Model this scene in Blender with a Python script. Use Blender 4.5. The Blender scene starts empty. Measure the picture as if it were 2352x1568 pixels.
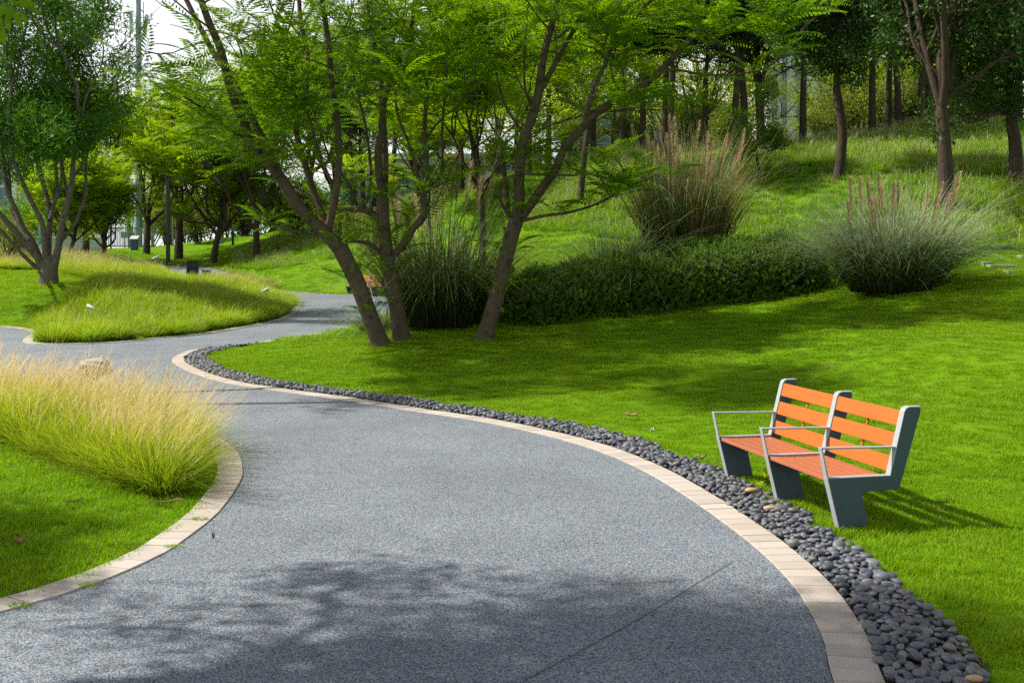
import bpy, bmesh, math, random
import numpy as np
from mathutils import Vector, Matrix

# ------------------------------------------------------------------ basics
F = 2572.6; CX = 1176.0; HY = 597.0; EYE = 2.0      # photo measured on a 2352-wide grid
def at(u, v, Y): return np.array([(u-CX)*Y/F, Y, EYE-(v-HY)*Y/F])
def proj(P):
    return CX+P[:, 0]*F/P[:, 1], HY-(P[:, 2]-EYE)*F/P[:, 1]
S = bpy.context.scene
COL = S.collection
R0 = np.random.default_rng(7)

def tag(o, label=None, cat=None, group=None, kind=None):
    if label: o["label"] = label
    if cat: o["category"] = cat
    if group: o["group"] = group
    if kind: o["kind"] = kind
    return o
def empty(name, loc, label=None, cat=None, group=None, rz=0.0):
    o = bpy.data.objects.new(name, None); COL.objects.link(o)
    o.location = loc; o.rotation_euler = (0, 0, rz); o.empty_display_size = .2
    return tag(o, label, cat, group)
def mesh(name, V, Fs, smooth=False, attrs=None):
    """Fs: one (m,k) array or a list of such arrays"""
    if not isinstance(Fs, list): Fs = [Fs]
    Fs = [np.asarray(f, dtype=np.int32) for f in Fs if len(f)]
    me = bpy.data.meshes.new(name)
    V = np.asarray(V, dtype=np.float32)
    me.vertices.add(len(V)); me.vertices.foreach_set("co", V.ravel())
    nl = sum(f.size for f in Fs); npoly = sum(len(f) for f in Fs)
    me.loops.add(nl); me.polygons.add(npoly)
    me.loops.foreach_set("vertex_index", np.concatenate([f.ravel() for f in Fs]))
    tot = np.concatenate([np.full(len(f), f.shape[1], dtype=np.int32) for f in Fs])
    st = np.concatenate([[0], np.cumsum(tot)[:-1]]).astype(np.int32)
    me.polygons.foreach_set("loop_start", st)
    me.polygons.foreach_set("use_smooth", np.full(npoly, bool(smooth)))
    for k, a in (attrs or {}).items():
        at_ = me.attributes.new(k, 'FLOAT', 'POINT'); at_.data.foreach_set("value", np.asarray(a, dtype=np.float32))
    me.update(calc_edges=True)
    return me
def obj(name, me, mat=None, parent=None, loc=None):
    o = bpy.data.objects.new(name, me); COL.objects.link(o)
    if mat is not None:
        me.materials.clear()
        for m in (mat if isinstance(mat, (list, tuple)) else [mat]): me.materials.append(m)
    if parent is not None: o.parent = parent
    if loc is not None: o.location = loc
    return o
def set_mi(me, mi): me.polygons.foreach_set("material_index", np.asarray(mi, dtype=np.int32))
def join(parts):
    """parts: list of (V,F) with equal k"""
    Vs, Fs, n = [], [], 0
    for V, f in parts:
        Vs.append(V); Fs.append(np.asarray(f)+n); n += len(V)
    return np.concatenate(Vs), np.concatenate(Fs)
def copy_tree(o, parent=None):
    c = o.copy(); COL.objects.link(c)
    if parent is not None: c.parent = parent
    for ch in o.children: copy_tree(ch, c)
    return c
def catmull(P, step):
    P = np.asarray(P, float); out = []
    Q = np.vstack([2*P[0]-P[1], P, 2*P[-1]-P[-2]])
    for i in range(1, len(Q)-2):
        n = max(1, int(np.linalg.norm(Q[i+1]-Q[i])/step))
        for t in np.linspace(0, 1, n, endpoint=False):
            a, b, c, d = Q[i-1], Q[i], Q[i+1], Q[i+2]
            out.append(.5*(2*b+(c-a)*t+(2*a-5*b+4*c-d)*t*t+(3*b-a-3*c+d)*t**3))
    out.append(P[-1]); return np.array(out)
def tube(P, r, k=7, cap=True):
    P = np.asarray(P, float); n = len(P); r = np.broadcast_to(r, (n,))
    T = np.gradient(P, axis=0); T /= np.linalg.norm(T, axis=1)[:, None]+1e-9
    a = np.array([1, 0, 0]) if abs(T[0, 0]) < .8 else np.array([0, 1, 0])
    N = np.cross(T[0], a); N /= np.linalg.norm(N)
    V = np.zeros((n, k, 3)); ang = np.arange(k)*2*math.pi/k
    for i in range(n):
        N = N-T[i]*np.dot(N, T[i]); N /= np.linalg.norm(N)+1e-9
        B = np.cross(T[i], N)
        V[i] = P[i]+r[i]*(np.cos(ang)[:, None]*N+np.sin(ang)[:, None]*B)
    i = np.arange(n-1)[:, None]*k; j = np.arange(k)[None]; j2 = (j+1) % k
    Fq = np.stack([i+j, i+j2, i+k+j2, i+k+j], -1).reshape(-1, 4)
    return V.reshape(-1, 3), Fq
def box(c, s, R=None):
    sx, sy, sz = np.array(s)/2
    V = np.array([[x, y, z] for z in (-sz, sz) for y in (-sy, sy) for x in (-sx, sx)], float)
    if R is not None: V = V@np.asarray(R).T
    return V+np.asarray(c), np.array([[0, 2, 3, 1], [4, 5, 7, 6], [0, 1, 5, 4], [2, 6, 7, 3], [0, 4, 6, 2], [1, 3, 7, 5]])
def bevel_obj(o, w=.004, seg=2):
    m = o.modifiers.new("bevel", 'BEVEL'); m.width = w; m.segments = seg; m.limit_method = 'ANGLE'
    return o
def frames(D, rng, roll=None):
    """columns x along D, z upward-ish"""
    D = D/np.linalg.norm(D, axis=1)[:, None]
    up = np.tile([0, 0, 1.0], (len(D), 1))+rng.normal(0, .25, (len(D), 3))
    y = np.cross(up, D); y /= np.linalg.norm(y, axis=1)[:, None]+1e-9
    z = np.cross(D, y)
    if roll is not None:
        c, s = np.cos(roll)[:, None], np.sin(roll)[:, None]
        y, z = y*c+z*s, z*c-y*s
    return np.stack([D, y, z], -1)
def rand_rot(n, rng):
    q = rng.normal(size=(n, 4)); q /= np.linalg.norm(q, axis=1)[:, None]
    w, x, y, z = q.T
    return np.stack([1-2*(y*y+z*z), 2*(x*y-z*w), 2*(x*z+y*w), 2*(x*y+z*w), 1-2*(x*x+z*z), 2*(y*z-x*w),
                     2*(x*z-y*w), 2*(y*z+x*w), 1-2*(x*x+y*y)], -1).reshape(n, 3, 3)
def stamp(TV, TF, P, R, s):
    n, m = len(TV), len(P)
    V = np.einsum('mij,nj->mni', R, TV)*np.asarray(s).reshape(-1, 1, 1)+P[:, None, :]
    Fq = TF[None]+(np.arange(m)*n)[:, None, None]
    return V.reshape(-1, 3), Fq.reshape(-1, TF.shape[1])
def pip(px, py, poly):
    poly = np.asarray(poly, float); inside = np.zeros(len(px), bool)
    x0, y0 = poly[-1]
    for x1, y1 in poly:
        c = ((y1 > py) != (y0 > py)) & (px < (x0-x1)*(py-y1)/(y0-y1+1e-12)+x1)
        inside ^= c; x0, y0 = x1, y1
    return inside
def polydist(px, py, L):
    """distance to polyline L (n,2)"""
    d = np.full(len(px), 1e9); Q = np.stack([px, py], -1)
    for a, b in zip(L[:-1], L[1:]):
        ab = b-a; t = np.clip(((Q-a)@ab)/(ab@ab+1e-12), 0, 1)
        d = np.minimum(d, np.hypot(*(Q-a-t[:, None]*ab).T))
    return d
def sstep(a, b, x):
    t = np.clip((x-a)/(b-a), 0, 1); return t*t*(3-2*t)
_NZ = np.random.default_rng(3); _NK = _NZ.normal(size=(24, 2)); _NP = _NZ.uniform(0, 6.28, 24)
def wob(x, y, sc):
    o = 0
    for k in range(24):
        o = o+np.sin((x*_NK[k, 0]+y*_NK[k, 1])*sc+_NP[k])
    return o/24**.5

# ------------------------------------------------------------------ materials
class NT:
    def __init__(s, name):
        s.m = bpy.data.materials.new(name); s.m.use_nodes = True
        s.t = s.m.node_tree; s.t.nodes.clear()
        s.out = s.t.nodes.new("ShaderNodeOutputMaterial")
    def n(s, typ, **kw):
        nd = s.t.nodes.new("ShaderNode"+typ)
        for k, v in kw.items():
            if k in nd.inputs.keys() if isinstance(k, str) else False: s.put(nd.inputs[k], v)
            else: setattr(nd, k, v)
        return nd
    def put(s, sock, v):
        if hasattr(v, "is_output"): s.t.links.new(v, sock)
        else: sock.default_value = v
    def link(s, a, b): s.t.links.new(a, b)
    def math(s, op, a, b=0.0, clamp=False):
        nd = s.t.nodes.new("ShaderNodeMath"); nd.operation = op; nd.use_clamp = clamp
        s.put(nd.inputs[0], a); s.put(nd.inputs[1], b); return nd.outputs[0]
    def mix(s, f, a, b):
        nd = s.t.nodes.new("ShaderNodeMix"); nd.data_type = 'RGBA'
        s.put(nd.inputs[0], f); s.put(nd.inputs[6], c4(a)); s.put(nd.inputs[7], c4(b)); return nd.outputs[2]
    def ramp(s, f, stops, mode='LINEAR'):
        nd = s.t.nodes.new("ShaderNodeValToRGB"); cr = nd.color_ramp; cr.interpolation = mode
        while len(cr.elements) < len(stops): cr.elements.new(.5)
        for e, (p, c) in zip(cr.elements, stops): e.position = p; e.color = c4(c)
        s.put(nd.inputs[0], f); return nd.outputs[0]
    def pos(s): return s.n("NewGeometry").outputs["Position"]
    def objc(s): return s.n("TexCoord").outputs["Object"]
    def noise(s, vec, scale, detail=3, rough=.55):
        nd = s.t.nodes.new("ShaderNodeTexNoise"); s.link(vec, nd.inputs["Vector"])
        nd.inputs["Scale"].default_value = scale; nd.inputs["Detail"].default_value = detail; nd.inputs["Roughness"].default_value = rough
        return nd.outputs["Fac"]
    def attr(s, name):
        nd = s.t.nodes.new("ShaderNodeAttribute"); nd.attribute_name = name; return nd.outputs["Fac"]
    def rnd(s): return s.n("ObjectInfo").outputs["Random"]
    def princ(s, col, rough=.6, spec=.4, bump=None, bstr=.3, bdist=.02, metal=0.0):
        p = s.t.nodes.new("ShaderNodeBsdfPrincipled")
        s.put(p.inputs["Base Color"], c4(col)); s.put(p.inputs["Roughness"], rough)
        p.inputs["Specular IOR Level"].default_value = spec; p.inputs["Metallic"].default_value = metal
        if bump is not None:
            b = s.t.nodes.new("ShaderNodeBump"); b.inputs["Strength"].default_value = bstr; b.inputs["Distance"].default_value = bdist
            s.link(bump, b.inputs["Height"]); s.link(b.outputs[0], p.inputs["Normal"])
        return p.outputs[0]
    def done(s, sh): s.link(sh, s.out.inputs["Surface"]); return s.m
def c4(c):
    if hasattr(c, "is_output"): return c
    return (*c[:3], 1.0)

def leaf_mat(name, c1, c2, trans=.38, tcol=(1.25, 1.2, .6), rough=.45, spec=.3, nscale=.35):
    t = NT(name)
    f = t.math('ADD', t.math('MULTIPLY', t.attr("v"), .6), t.math('MULTIPLY', t.noise(t.pos(), nscale, 2), .5), True)
    col = t.mix(f, c1, c2)
    p = t.princ(col, rough, spec)
    tr = t.n("BsdfTranslucent"); mul = t.t.nodes.new("ShaderNodeMix"); mul.data_type = 'RGBA'; mul.blend_type = 'MULTIPLY'
    mul.inputs[0].default_value = 1; t.link(col, mul.inputs[6]); mul.inputs[7].default_value = (*tcol, 1)
    t.link(mul.outputs[2], tr.inputs["Color"])
    mx = t.n("MixShader"); mx.inputs[0].default_value = trans; t.link(p, mx.inputs[1]); t.link(tr.outputs[0], mx.inputs[2])
    return t.done(mx.outputs[0])
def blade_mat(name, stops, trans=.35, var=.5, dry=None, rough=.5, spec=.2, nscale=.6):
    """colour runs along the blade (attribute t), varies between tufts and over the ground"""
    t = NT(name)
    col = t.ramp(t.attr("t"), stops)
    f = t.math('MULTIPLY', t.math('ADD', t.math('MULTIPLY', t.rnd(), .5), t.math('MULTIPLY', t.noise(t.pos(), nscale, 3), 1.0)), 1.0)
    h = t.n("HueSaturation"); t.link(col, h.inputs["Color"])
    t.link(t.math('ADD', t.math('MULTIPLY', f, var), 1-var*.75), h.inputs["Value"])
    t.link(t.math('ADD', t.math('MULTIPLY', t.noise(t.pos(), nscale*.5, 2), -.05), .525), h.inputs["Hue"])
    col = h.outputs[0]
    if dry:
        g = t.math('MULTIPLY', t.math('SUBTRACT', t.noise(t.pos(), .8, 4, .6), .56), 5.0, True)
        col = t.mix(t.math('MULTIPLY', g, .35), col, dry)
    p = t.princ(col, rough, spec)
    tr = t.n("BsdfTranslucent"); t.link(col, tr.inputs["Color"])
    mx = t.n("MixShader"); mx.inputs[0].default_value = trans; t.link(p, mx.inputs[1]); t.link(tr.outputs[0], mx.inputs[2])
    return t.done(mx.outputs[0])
def bark_mat(name, a, b, dark=(.03, .025, .02), sc=9.0):
    t = NT(name); p = t.objc()
    mp = t.n("Mapping"); t.link(p, mp.inputs[0]); mp.inputs["Scale"].default_value = (1, 1, .35)
    n1 = t.noise(mp.outputs[0], sc, 6, .65); n2 = t.noise(p, sc*.35, 3)
    col = t.mix(n2, a, b)
    spots = t.math('MULTIPLY', t.math('SUBTRACT', t.noise(p, sc*.75, 3), .56), 9.0, True)
    col = t.mix(t.math('MULTIPLY', spots, .75), col, dark)
    col = t.mix(t.math('MULTIPLY', t.math('SUBTRACT', .5, n1), 1.4, True), col, dark)
    return t.done(t.princ(col, .9, .15, n1, 1.0, .05))
def plain(name, col, rough=.5, spec=.4, var=.12, sc=6, metal=0.0, bstr=.08):
    t = NT(name); n = t.noise(t.objc(), sc, 5, .6)
    c2 = tuple(x*(1-var*2) for x in col); c1 = tuple(min(1, x*(1+var)) for x in col)
    return t.done(t.princ(t.mix(n, c2, c1), rough, spec, n, bstr, .01, metal))

M = {}
def mats():
    t = NT("asphalt"); p = t.pos()
    v = t.n("TexVoronoi"); v.inputs["Scale"].default_value = 120; t.link(p, v.inputs["Vector"])
    sep = t.n("SeparateColor"); t.link(v.outputs["Color"], sep.inputs[0])
    col = t.ramp(sep.outputs[0], [(0, (.035, .05, .075)), (.28, (.10, .13, .165)), (.55, (.165, .195, .225)), (.8, (.22, .245, .26)), (.93, (.32, .32, .305)), (1, (.29, .23, .14))])
    dk = t.math('MULTIPLY', t.math('SUBTRACT', v.outputs["Distance"], .5), 2.2, True)
    col = t.mix(dk, col, (.03, .035, .045))
    big = t.noise(p, .55, 6, .65)
    h = t.n("HueSaturation"); t.link(col, h.inputs["Color"]); t.link(t.math('ADD', t.math('MULTIPLY', big, .9), .57), h.inputs["Value"])
    M["asphalt"] = t.done(t.princ(h.outputs[0], .75, .35, t.math('SUBTRACT', 1.0, v.outputs["Distance"]), .5, .006))
    t = NT("kerb_stone"); p = t.pos()
    n = t.noise(p, 5, 5, .6); f = t.noise(p, 160, 2)
    col = t.mix(t.attr("v"), (.34, .295, .245), (.42, .37, .32))
    col = t.mix(t.math('MULTIPLY', t.math('SUBTRACT', n, .5), 1.8, True), col, (.30, .25, .20))
    col = t.mix(t.math('MULTIPLY', t.math('SUBTRACT', f, .45), .8, True), col, (.36, .31, .26))
    M["kerb"] = t.done(t.princ(col, .8, .25, f, .12, .004))
    t = NT("dark_joint"); M["joint"] = t.done(t.princ((.05, .046, .042), .9, .1))
    t = NT("bed_soil"); n = t.noise(t.pos(), 30, 5); M["soil"] = t.done(t.princ(t.mix(n, (.02, .02, .02), (.07, .062, .05)), .95, .1, n, .6, .02))
    t = NT("pebble_stone"); n = t.noise(t.objc(), 22, 4)
    f = t.math('FRACT', t.math('ADD', t.attr("v"), t.rnd()))
    col = t.ramp(f, [(0, (.05, .057, .07)), (.3, (.08, .09, .108)), (.55, (.115, .122, .135)), (.8, (.15, .155, .16)), (.92, (.10, .088, .085)), (1, (.20, .185, .165))])
    M["pebble"] = t.done(t.princ(t.mix(t.math('MULTIPLY', n, .4), col, (.05, .05, .06)), .5, .35, n, .08, .004))
    M["tan_pebble"] = plain("tan_pebble", (.42, .27, .15), .55, .3, .15, 20)
    # ground under the blades: same greens
    t = NT("turf"); p = t.pos(); n = t.noise(p, .5, 4); n2 = t.noise(p, 18, 4, .7)
    col = t.mix(n, (.09, .20, .003), (.14, .27, .004)); col = t.mix(t.math('MULTIPLY', n2, .5), col, (.04, .08, .004))
    br = t.math('MULTIPLY', t.math('SUBTRACT', t.noise(p, .8, 4, .6), .62), 7, True)
    col = t.mix(t.math('MULTIPLY', br, .5), col, (.13, .11, .04))
    M["turf"] = t.done(t.princ(col, .95, .05, n2, .8, .04))
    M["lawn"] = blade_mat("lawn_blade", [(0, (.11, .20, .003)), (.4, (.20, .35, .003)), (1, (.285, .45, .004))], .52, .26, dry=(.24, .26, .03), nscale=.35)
    M["meadow"] = blade_mat("meadow_blade", [(0, (.085, .17, .004)), (.45, (.19, .37, .005)), (1, (.31, .50, .012))], .52, .6, nscale=.35)
    M["meadow_seed"] = blade_mat("meadow_seed", [(0, (.06, .13, .01)), (.6, (.22, .28, .06)), (1, (.42, .38, .20))], .3, .5)
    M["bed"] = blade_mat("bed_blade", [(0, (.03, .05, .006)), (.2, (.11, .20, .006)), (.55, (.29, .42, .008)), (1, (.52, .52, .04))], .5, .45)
    M["bed_stalk"] = blade_mat("bed_stalk", [(0, (.16, .22, .02)), (.45, (.45, .44, .06)), (.7, (.62, .50, .19)), (1, (.70, .54, .30))], .45, .35)
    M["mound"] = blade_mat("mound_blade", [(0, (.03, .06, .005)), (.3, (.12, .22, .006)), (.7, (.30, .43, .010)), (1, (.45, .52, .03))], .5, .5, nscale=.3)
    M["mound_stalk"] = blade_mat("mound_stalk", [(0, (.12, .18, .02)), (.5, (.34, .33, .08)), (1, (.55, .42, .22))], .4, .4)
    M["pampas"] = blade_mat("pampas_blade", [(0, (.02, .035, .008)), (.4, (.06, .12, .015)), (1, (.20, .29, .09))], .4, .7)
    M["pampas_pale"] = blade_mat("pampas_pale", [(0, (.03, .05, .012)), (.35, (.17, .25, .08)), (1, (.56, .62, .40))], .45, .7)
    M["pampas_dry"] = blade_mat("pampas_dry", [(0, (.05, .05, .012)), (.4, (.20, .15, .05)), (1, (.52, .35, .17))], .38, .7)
    M["plume"] = blade_mat("plume", [(0, (.26, .17, .07)), (1, (.46, .36, .20))], .5, .4)
    M["frond"] = leaf_mat("frond_leaf", (.045, .11, .004), (.15, .28, .006), .6, tcol=(1.3, 1.25, .45), rough=.6, spec=.15, nscale=.9)
    M["frond_bright"] = leaf_mat("bright_frond_leaf", (.09, .20, .004), (.28, .41, .008), .6, tcol=(1.3, 1.22, .45), rough=.6, spec=.15, nscale=.7)
    M["broad"] = leaf_mat("dark_broad_leaf", (.016, .048, .007), (.050, .110, .012), .30, rough=.45, spec=.25)
    M["willow"] = leaf_mat("narrow_leaf", (.028, .095, .006), (.075, .18, .010), .45, rough=.5, spec=.2)
    M["light"] = leaf_mat("light_leaf", (.19, .32, .006), (.42, .50, .02), .58)
    M["shrub"] = leaf_mat("shrub_leaf", (.07, .12, .010), (.20, .24, .025), .42)
    M["hedge"] = leaf_mat("hedge_leaf", (.045, .105, .007), (.12, .22, .014), .45, rough=.5, spec=.2, nscale=.8)
    M["hedge_core"] = plain("hedge_light_block", (.012, .018, .008), .95, .1)  # near-black colour for the added core that blocks light inside the hedge
    M["bark"] = bark_mat("grey_brown_bark", (.065, .048, .030), (.125, .097, .062))
    M["bark_dark"] = bark_mat("dark_bark", (.035, .026, .018), (.075, .055, .038))
    M["bark_grey"] = bark_mat("grey_bark", (.10, .085, .065), (.175, .15, .115))
    t = NT("orange_slat"); p = t.objc(); mp = t.n("Mapping"); t.link(p, mp.inputs[0]); mp.inputs["Scale"].default_value = (1, .06, 1)
    n = t.noise(mp.outputs[0], 60, 4); n2 = t.noise(p, 3, 3)
    M["slat"] = t.done(t.princ(t.mix(t.math('ADD', t.math('MULTIPLY', n, .6), t.math('MULTIPLY', n2, .4)), (.28, .068, .007), (.50, .135, .015)), .45, .35, n, .1, .004))
    t = NT("seat_slat"); p = t.objc(); mp = t.n("Mapping"); t.link(p, mp.inputs[0]); mp.inputs["Scale"].default_value = (1, .06, 1)
    n = t.noise(mp.outputs[0], 60, 4)
    M["seat"] = t.done(t.princ(t.mix(n, (.29, .085, .034), (.39, .125, .055)), .4, .4, n, .1, .004))
    M["steel"] = plain("light_grey_steel_bar", (.29, .305, .312), .6, .3, .04, 3); M["plate"] = plain("slate_blue_steel_plate", (.050, .078, .098), .6, .3, .12, 5)
    M["dark_metal"] = plain("dark_metal", (.02, .022, .026), .45, .4)
    M["white_metal"] = plain("white_metal", (.45, .46, .46), .4, .5)
    M["lens"] = plain("dark_lens", (.05, .055, .06), .1, .6)
    M["pole"] = plain("pale_blue_steel", (.22, .27, .33), .5, .4)
    M["wall_white"] = plain("pale_cladding", (.62, .64, .67), .6, .3, .05, .6)
    M["wall_grey"] = plain("grey_wall", (.42, .44, .46), .8, .2, .08, .8)
    M["wall_blue"] = plain("blue_grey_cladding", (.20, .27, .36), .5, .4, .05, .6)
    M["glass"] = plain("blue_glass", (.05, .13, .25), .12, .7, .3, .25)
    M["fence"] = plain("pale_green_fence", (.26, .31, .29), .6, .3)
    M["teal"] = plain("teal_cloth", (.02, .30, .30), .7, .2)
    M["navy"] = plain("navy_paint", (.03, .06, .16), .5, .4)
    M["slab"] = plain("slab_stone", (.34, .31, .27), .9, .2, .15, 12)
    M["rock"] = plain("pale_rock", (.36, .34, .31), .9, .15, .2, 7, bstr=.4)
    M["twig"] = plain("dry_twig", (.10, .065, .035), .9, .1)
    M["pale_leaf"] = plain("pale_leaf", (.42, .40, .34), .8, .1); M["dead_leaf"] = plain("dead_leaf", (.30, .19, .09), .8, .1)
mats()
# ------------------------------------------------------------------ ground plan
def zp(y):
    y = np.asarray(y, float)
    return np.where(y > 25, .00085*np.clip(np.minimum(y, 75)-25, 0, None)**2, 0.0)
def onpath(pts):
    out = []
    for u, v in pts:
        Y = EYE*F/(v-HY)
        for _ in range(30): Y = (EYE-float(zp(Y)))*F/(v-HY)
        out.append([(u-CX)*Y/F, Y])
    return out
Rpix = [(1915, 1568), (1897, 1490), (1868, 1420), (1825, 1350), (1770, 1290), (1700, 1230), (1590, 1150), (1480, 1083), (1370, 1035), (1250, 1000),
        (1100, 968), (950, 945), (800, 921), (700, 907), (600, 893), (520, 880), (450, 860), (412, 843), (394, 829), (410, 815), (453, 802), (562, 790), (687, 772), (760, 759)]
Rw = [[.2, -1], [.85, 1], [1.25, 2.6], [1.45, 4.0]]+onpath(Rpix)+[[-4.5, 34.5], [-3.7, 37], [-3.1, 39.6], [-3.0, 42], [-3.5, 44.6], [-4.6, 46.6]]
Redge = catmull(Rw, .2)
FarE = catmull([[-4.9, 46.9], [-5.4, 47.8], [-6.8, 48.6], [-8.8, 49.6], [-11, 51.6], [-13.2, 55], [-14.9, 60], [-16.4, 64], [-20, 68.5], [-32, 71]], .5)
Lw = [[-32, 68], [-21, 65.6], [-18.2, 61], [-15.8, 55], [-13, 50.8], [-10.6, 48.2], [-9.0, 46.0]]+onpath([(692, 697), (688, 709), (676, 722), (640, 737), (562, 752), (469, 767), (344, 779), (266, 787)])+[
      [-10.9, 26.5], [-11.7, 26.9], [-12.3, 28.2], [-12.9, 30], [-14, 31.9], [-16, 33.2], [-22, 34.5], [-36, 36]]
Ledge = catmull(Lw, .25)
Nw = [[-36, 19], [-22, 18], [-15, 17.2], [-11, 16.6], [-8, 15.9], [-6, 15.0], [-4.6, 14.0], [-3.6, 13.0], [-2.95, 11.9]]+onpath([(559, 1082), (542, 1125), (499, 1182), (434, 1234), (369, 1277), (243, 1333), (130, 1372), (0, 1408)])+[[-4.3, 5.75], [-6.5, 5.0], [-10, 4.2], [-16, 3.6]]
Nedge = catmull(Nw, .2)
PATH = np.vstack([Redge, FarE, Ledge, Nedge, [[-16, -1]]])
PATHC = np.vstack([PATH, PATH[:1]])
def sd_path(x, y):
    d = polydist(x, y, PATHC); return np.where(pip(x, y, PATH), -d, d)

ctl = [  # (u, v, depth) points of the ground seen in the photo
 (2352, 1100, 9.9), (2352, 1300, 7.25), (2352, 1480, 5.8), (2150, 1250, 7.8), (1924, 1207, 8.25), (1680, 1095, 10.17), (2150, 1185, 8.6), (2352, 900, 12.6), (2352, 800, 14.6), (2000, 900, 14.5), (1700, 900, 15.4), (1700, 800, 19),
 (1300, 860, 17.5), (900, 860, 18.8), (700, 850, 19.5), (600, 820, 22), (880, 793, 22), (925, 778, 22.6), (1110, 780, 22), (1165, 752, 23.5), (1500, 722, 23.8), (1700, 700, 24), (1880, 680, 24), (2050, 665, 22.7),
 (2352, 640, 22.3), (2700, 640, 22), (2700, 900, 13), (800, 760, 28), (900, 720, 31), (1580, 595, 27.5), (1250, 560, 33), (1340, 600, 28.5), (1250, 480, 38), (1000, 520, 46), (950, 560, 44.5), (902, 469, 61), (1000, 470, 54), (1092, 438, 51), (1180, 430, 46),
 (1364, 350, 42), (1541, 364, 41.5), (1690, 353, 40.5), (1844, 333, 42), (2004, 312, 42.5), (2130, 291, 42.5), (2339, 286, 42.5), (1924, 413, 33), (2175, 469, 28), (2325, 427, 30), (1746, 408, 35), (1750, 560, 29),
 (2300, 578, 26), (2300, 612, 24.3), (1750, 480, 32), (2352, 330, 38), (2352, 480, 28.5), (2700, 300, 40), (2700, 450, 29),
 (700, 600, 60), (760, 630, 54.5), (860, 606, 55), (797, 675, 49.3), (850, 668, 48.6), (700, 668, 51), (800, 530, 70), (700, 510, 80), (600, 560, 78), (500, 585, 76), (400, 590, 78), (560, 540, 88), (490, 604, 70), (590, 600, 68), (640, 628, 58), (650, 590, 66), (750, 580, 62), (850, 500, 66),
 (450, 640, 44), (350, 655, 40), (250, 695, 34), (610, 690, 41.5), (520, 650, 44.5), (560, 700, 39), (400, 710, 34), (300, 632, 47), (110, 652, 38), (30, 680, 36), (150, 722, 33.5), (0, 640, 42), (-200, 640, 42), (250, 604, 56), (100, 598, 60), (0, 600, 60),
 (280, 580, 76), (0, 577, 82), (-300, 577, 82), (500, 560, 92)]
CP = [at(*c) for c in ctl]
CP += [np.array(p, float) for p in [(-4.5, 9, .12), (-6, 11, .18), (-6, 13.5, .2), (-9, 13, .25), (-9, 9, .22), (-3.6, 7.4, .04), (-15, 12, .3), (-25, 12, .3),
       (8, 55, 5.2), (20, 55, 5.5), (30, 50, 6), (0, 66, 5.0), (-16, 92, 4.0), (10, 75, 3.5), (25, 75, 3.5), (45, 60, 4), (40, 25, 4), (40, 5, 1.5), (-40, 50, 2.2), (-40, 90, 2.8), (0, 110, 3), (60, 110, 3), (-60, 25, 1),
       (12, -5, .3), (5, 0, 0), (0, -6, 0), (-12, 0, 0), (-60, -20, 0), (60, -20, .5), (200, 0, 1.5), (-200, 0, 1.5), (0, 300, 3), (250, 300, 3), (-250, 300, 3), (200, 150, 3), (-200, 150, 3), (0, -60, 0), (200, -60, 1), (-200, -60, 1)]]
for L in (Redge[::6], FarE[::4], Ledge[::6], Nedge[::6]):
    for x, y in L: CP.append(np.array([x, y, float(zp(y))]))
CP = np.array(CP)
def _phi(d2): return np.sqrt(d2+1.6**2)
_A = _phi(((CP[:, None, :2]-CP[None, :, :2])**2).sum(-1))
_n = len(CP); _B = np.zeros((_n+1, _n+1)); _B[:_n, :_n] = _A-np.eye(_n)*.2; _B[_n, :_n] = 1; _B[:_n, _n] = 1
_W = np.linalg.solve(_B, np.append(CP[:, 2], 0))
def H(x, y, sd=None):
    x = np.atleast_1d(np.asarray(x, float)); y = np.atleast_1d(np.asarray(y, float)); out = np.zeros(len(x))
    for i in range(0, len(x), 20000):
        s = slice(i, i+20000)
        out[s] = _phi((x[s, None]-CP[None, :, 0])**2+(y[s, None]-CP[None, :, 1])**2)@_W[:_n]+_W[_n]
    if sd is None: sd = sd_path(x, y)
    w = sstep(.28, 2.2, sd)
    out = out+wob(x, y, 1.0)*.018*sstep(2, 5, np.hypot(x, y))+wob(x+9, y, 2.6)*.007
    return zp(y)*(1-w)+out*w
def Hs(x, y): return float(H([x], [y])[0])

def axis(lo, a, b, hi, d, g=1.13):
    m = list(np.arange(a, b+1e-6, d)); s = d; x = b
    while x < hi: s *= g; x += s; m.append(x)
    s = d; x = a; l = []
    while x > lo: s *= g; x -= s; l.append(x)
    return np.array(l[::-1]+m)
def build_ground():
    xs = axis(-320, -15, 12, 320, .16); ys = axis(-70, 1, 50, 340, .16)
    X, Y = np.meshgrid(xs, ys); x, y = X.ravel(), Y.ravel()
    sd = np.full(len(x), 50.0); near = (abs(x) < 45) & (y > -3) & (y < 80)
    sd[near] = sd_path(x[near], y[near])
    z = H(x, y, sd)-.012
    z = np.where(sd < .12, z-.06, z)
    n, m = len(ys), len(xs); i = np.arange(n-1)[:, None]*m+np.arange(m-1)[None]; i = i.ravel()
    me = mesh("ground", np.stack([x, y, z], -1), np.stack([i, i+1, i+m+1, i+m], -1), True)
    tag(obj("ground", me, M["turf"]), kind="structure")
build_ground()

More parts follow.
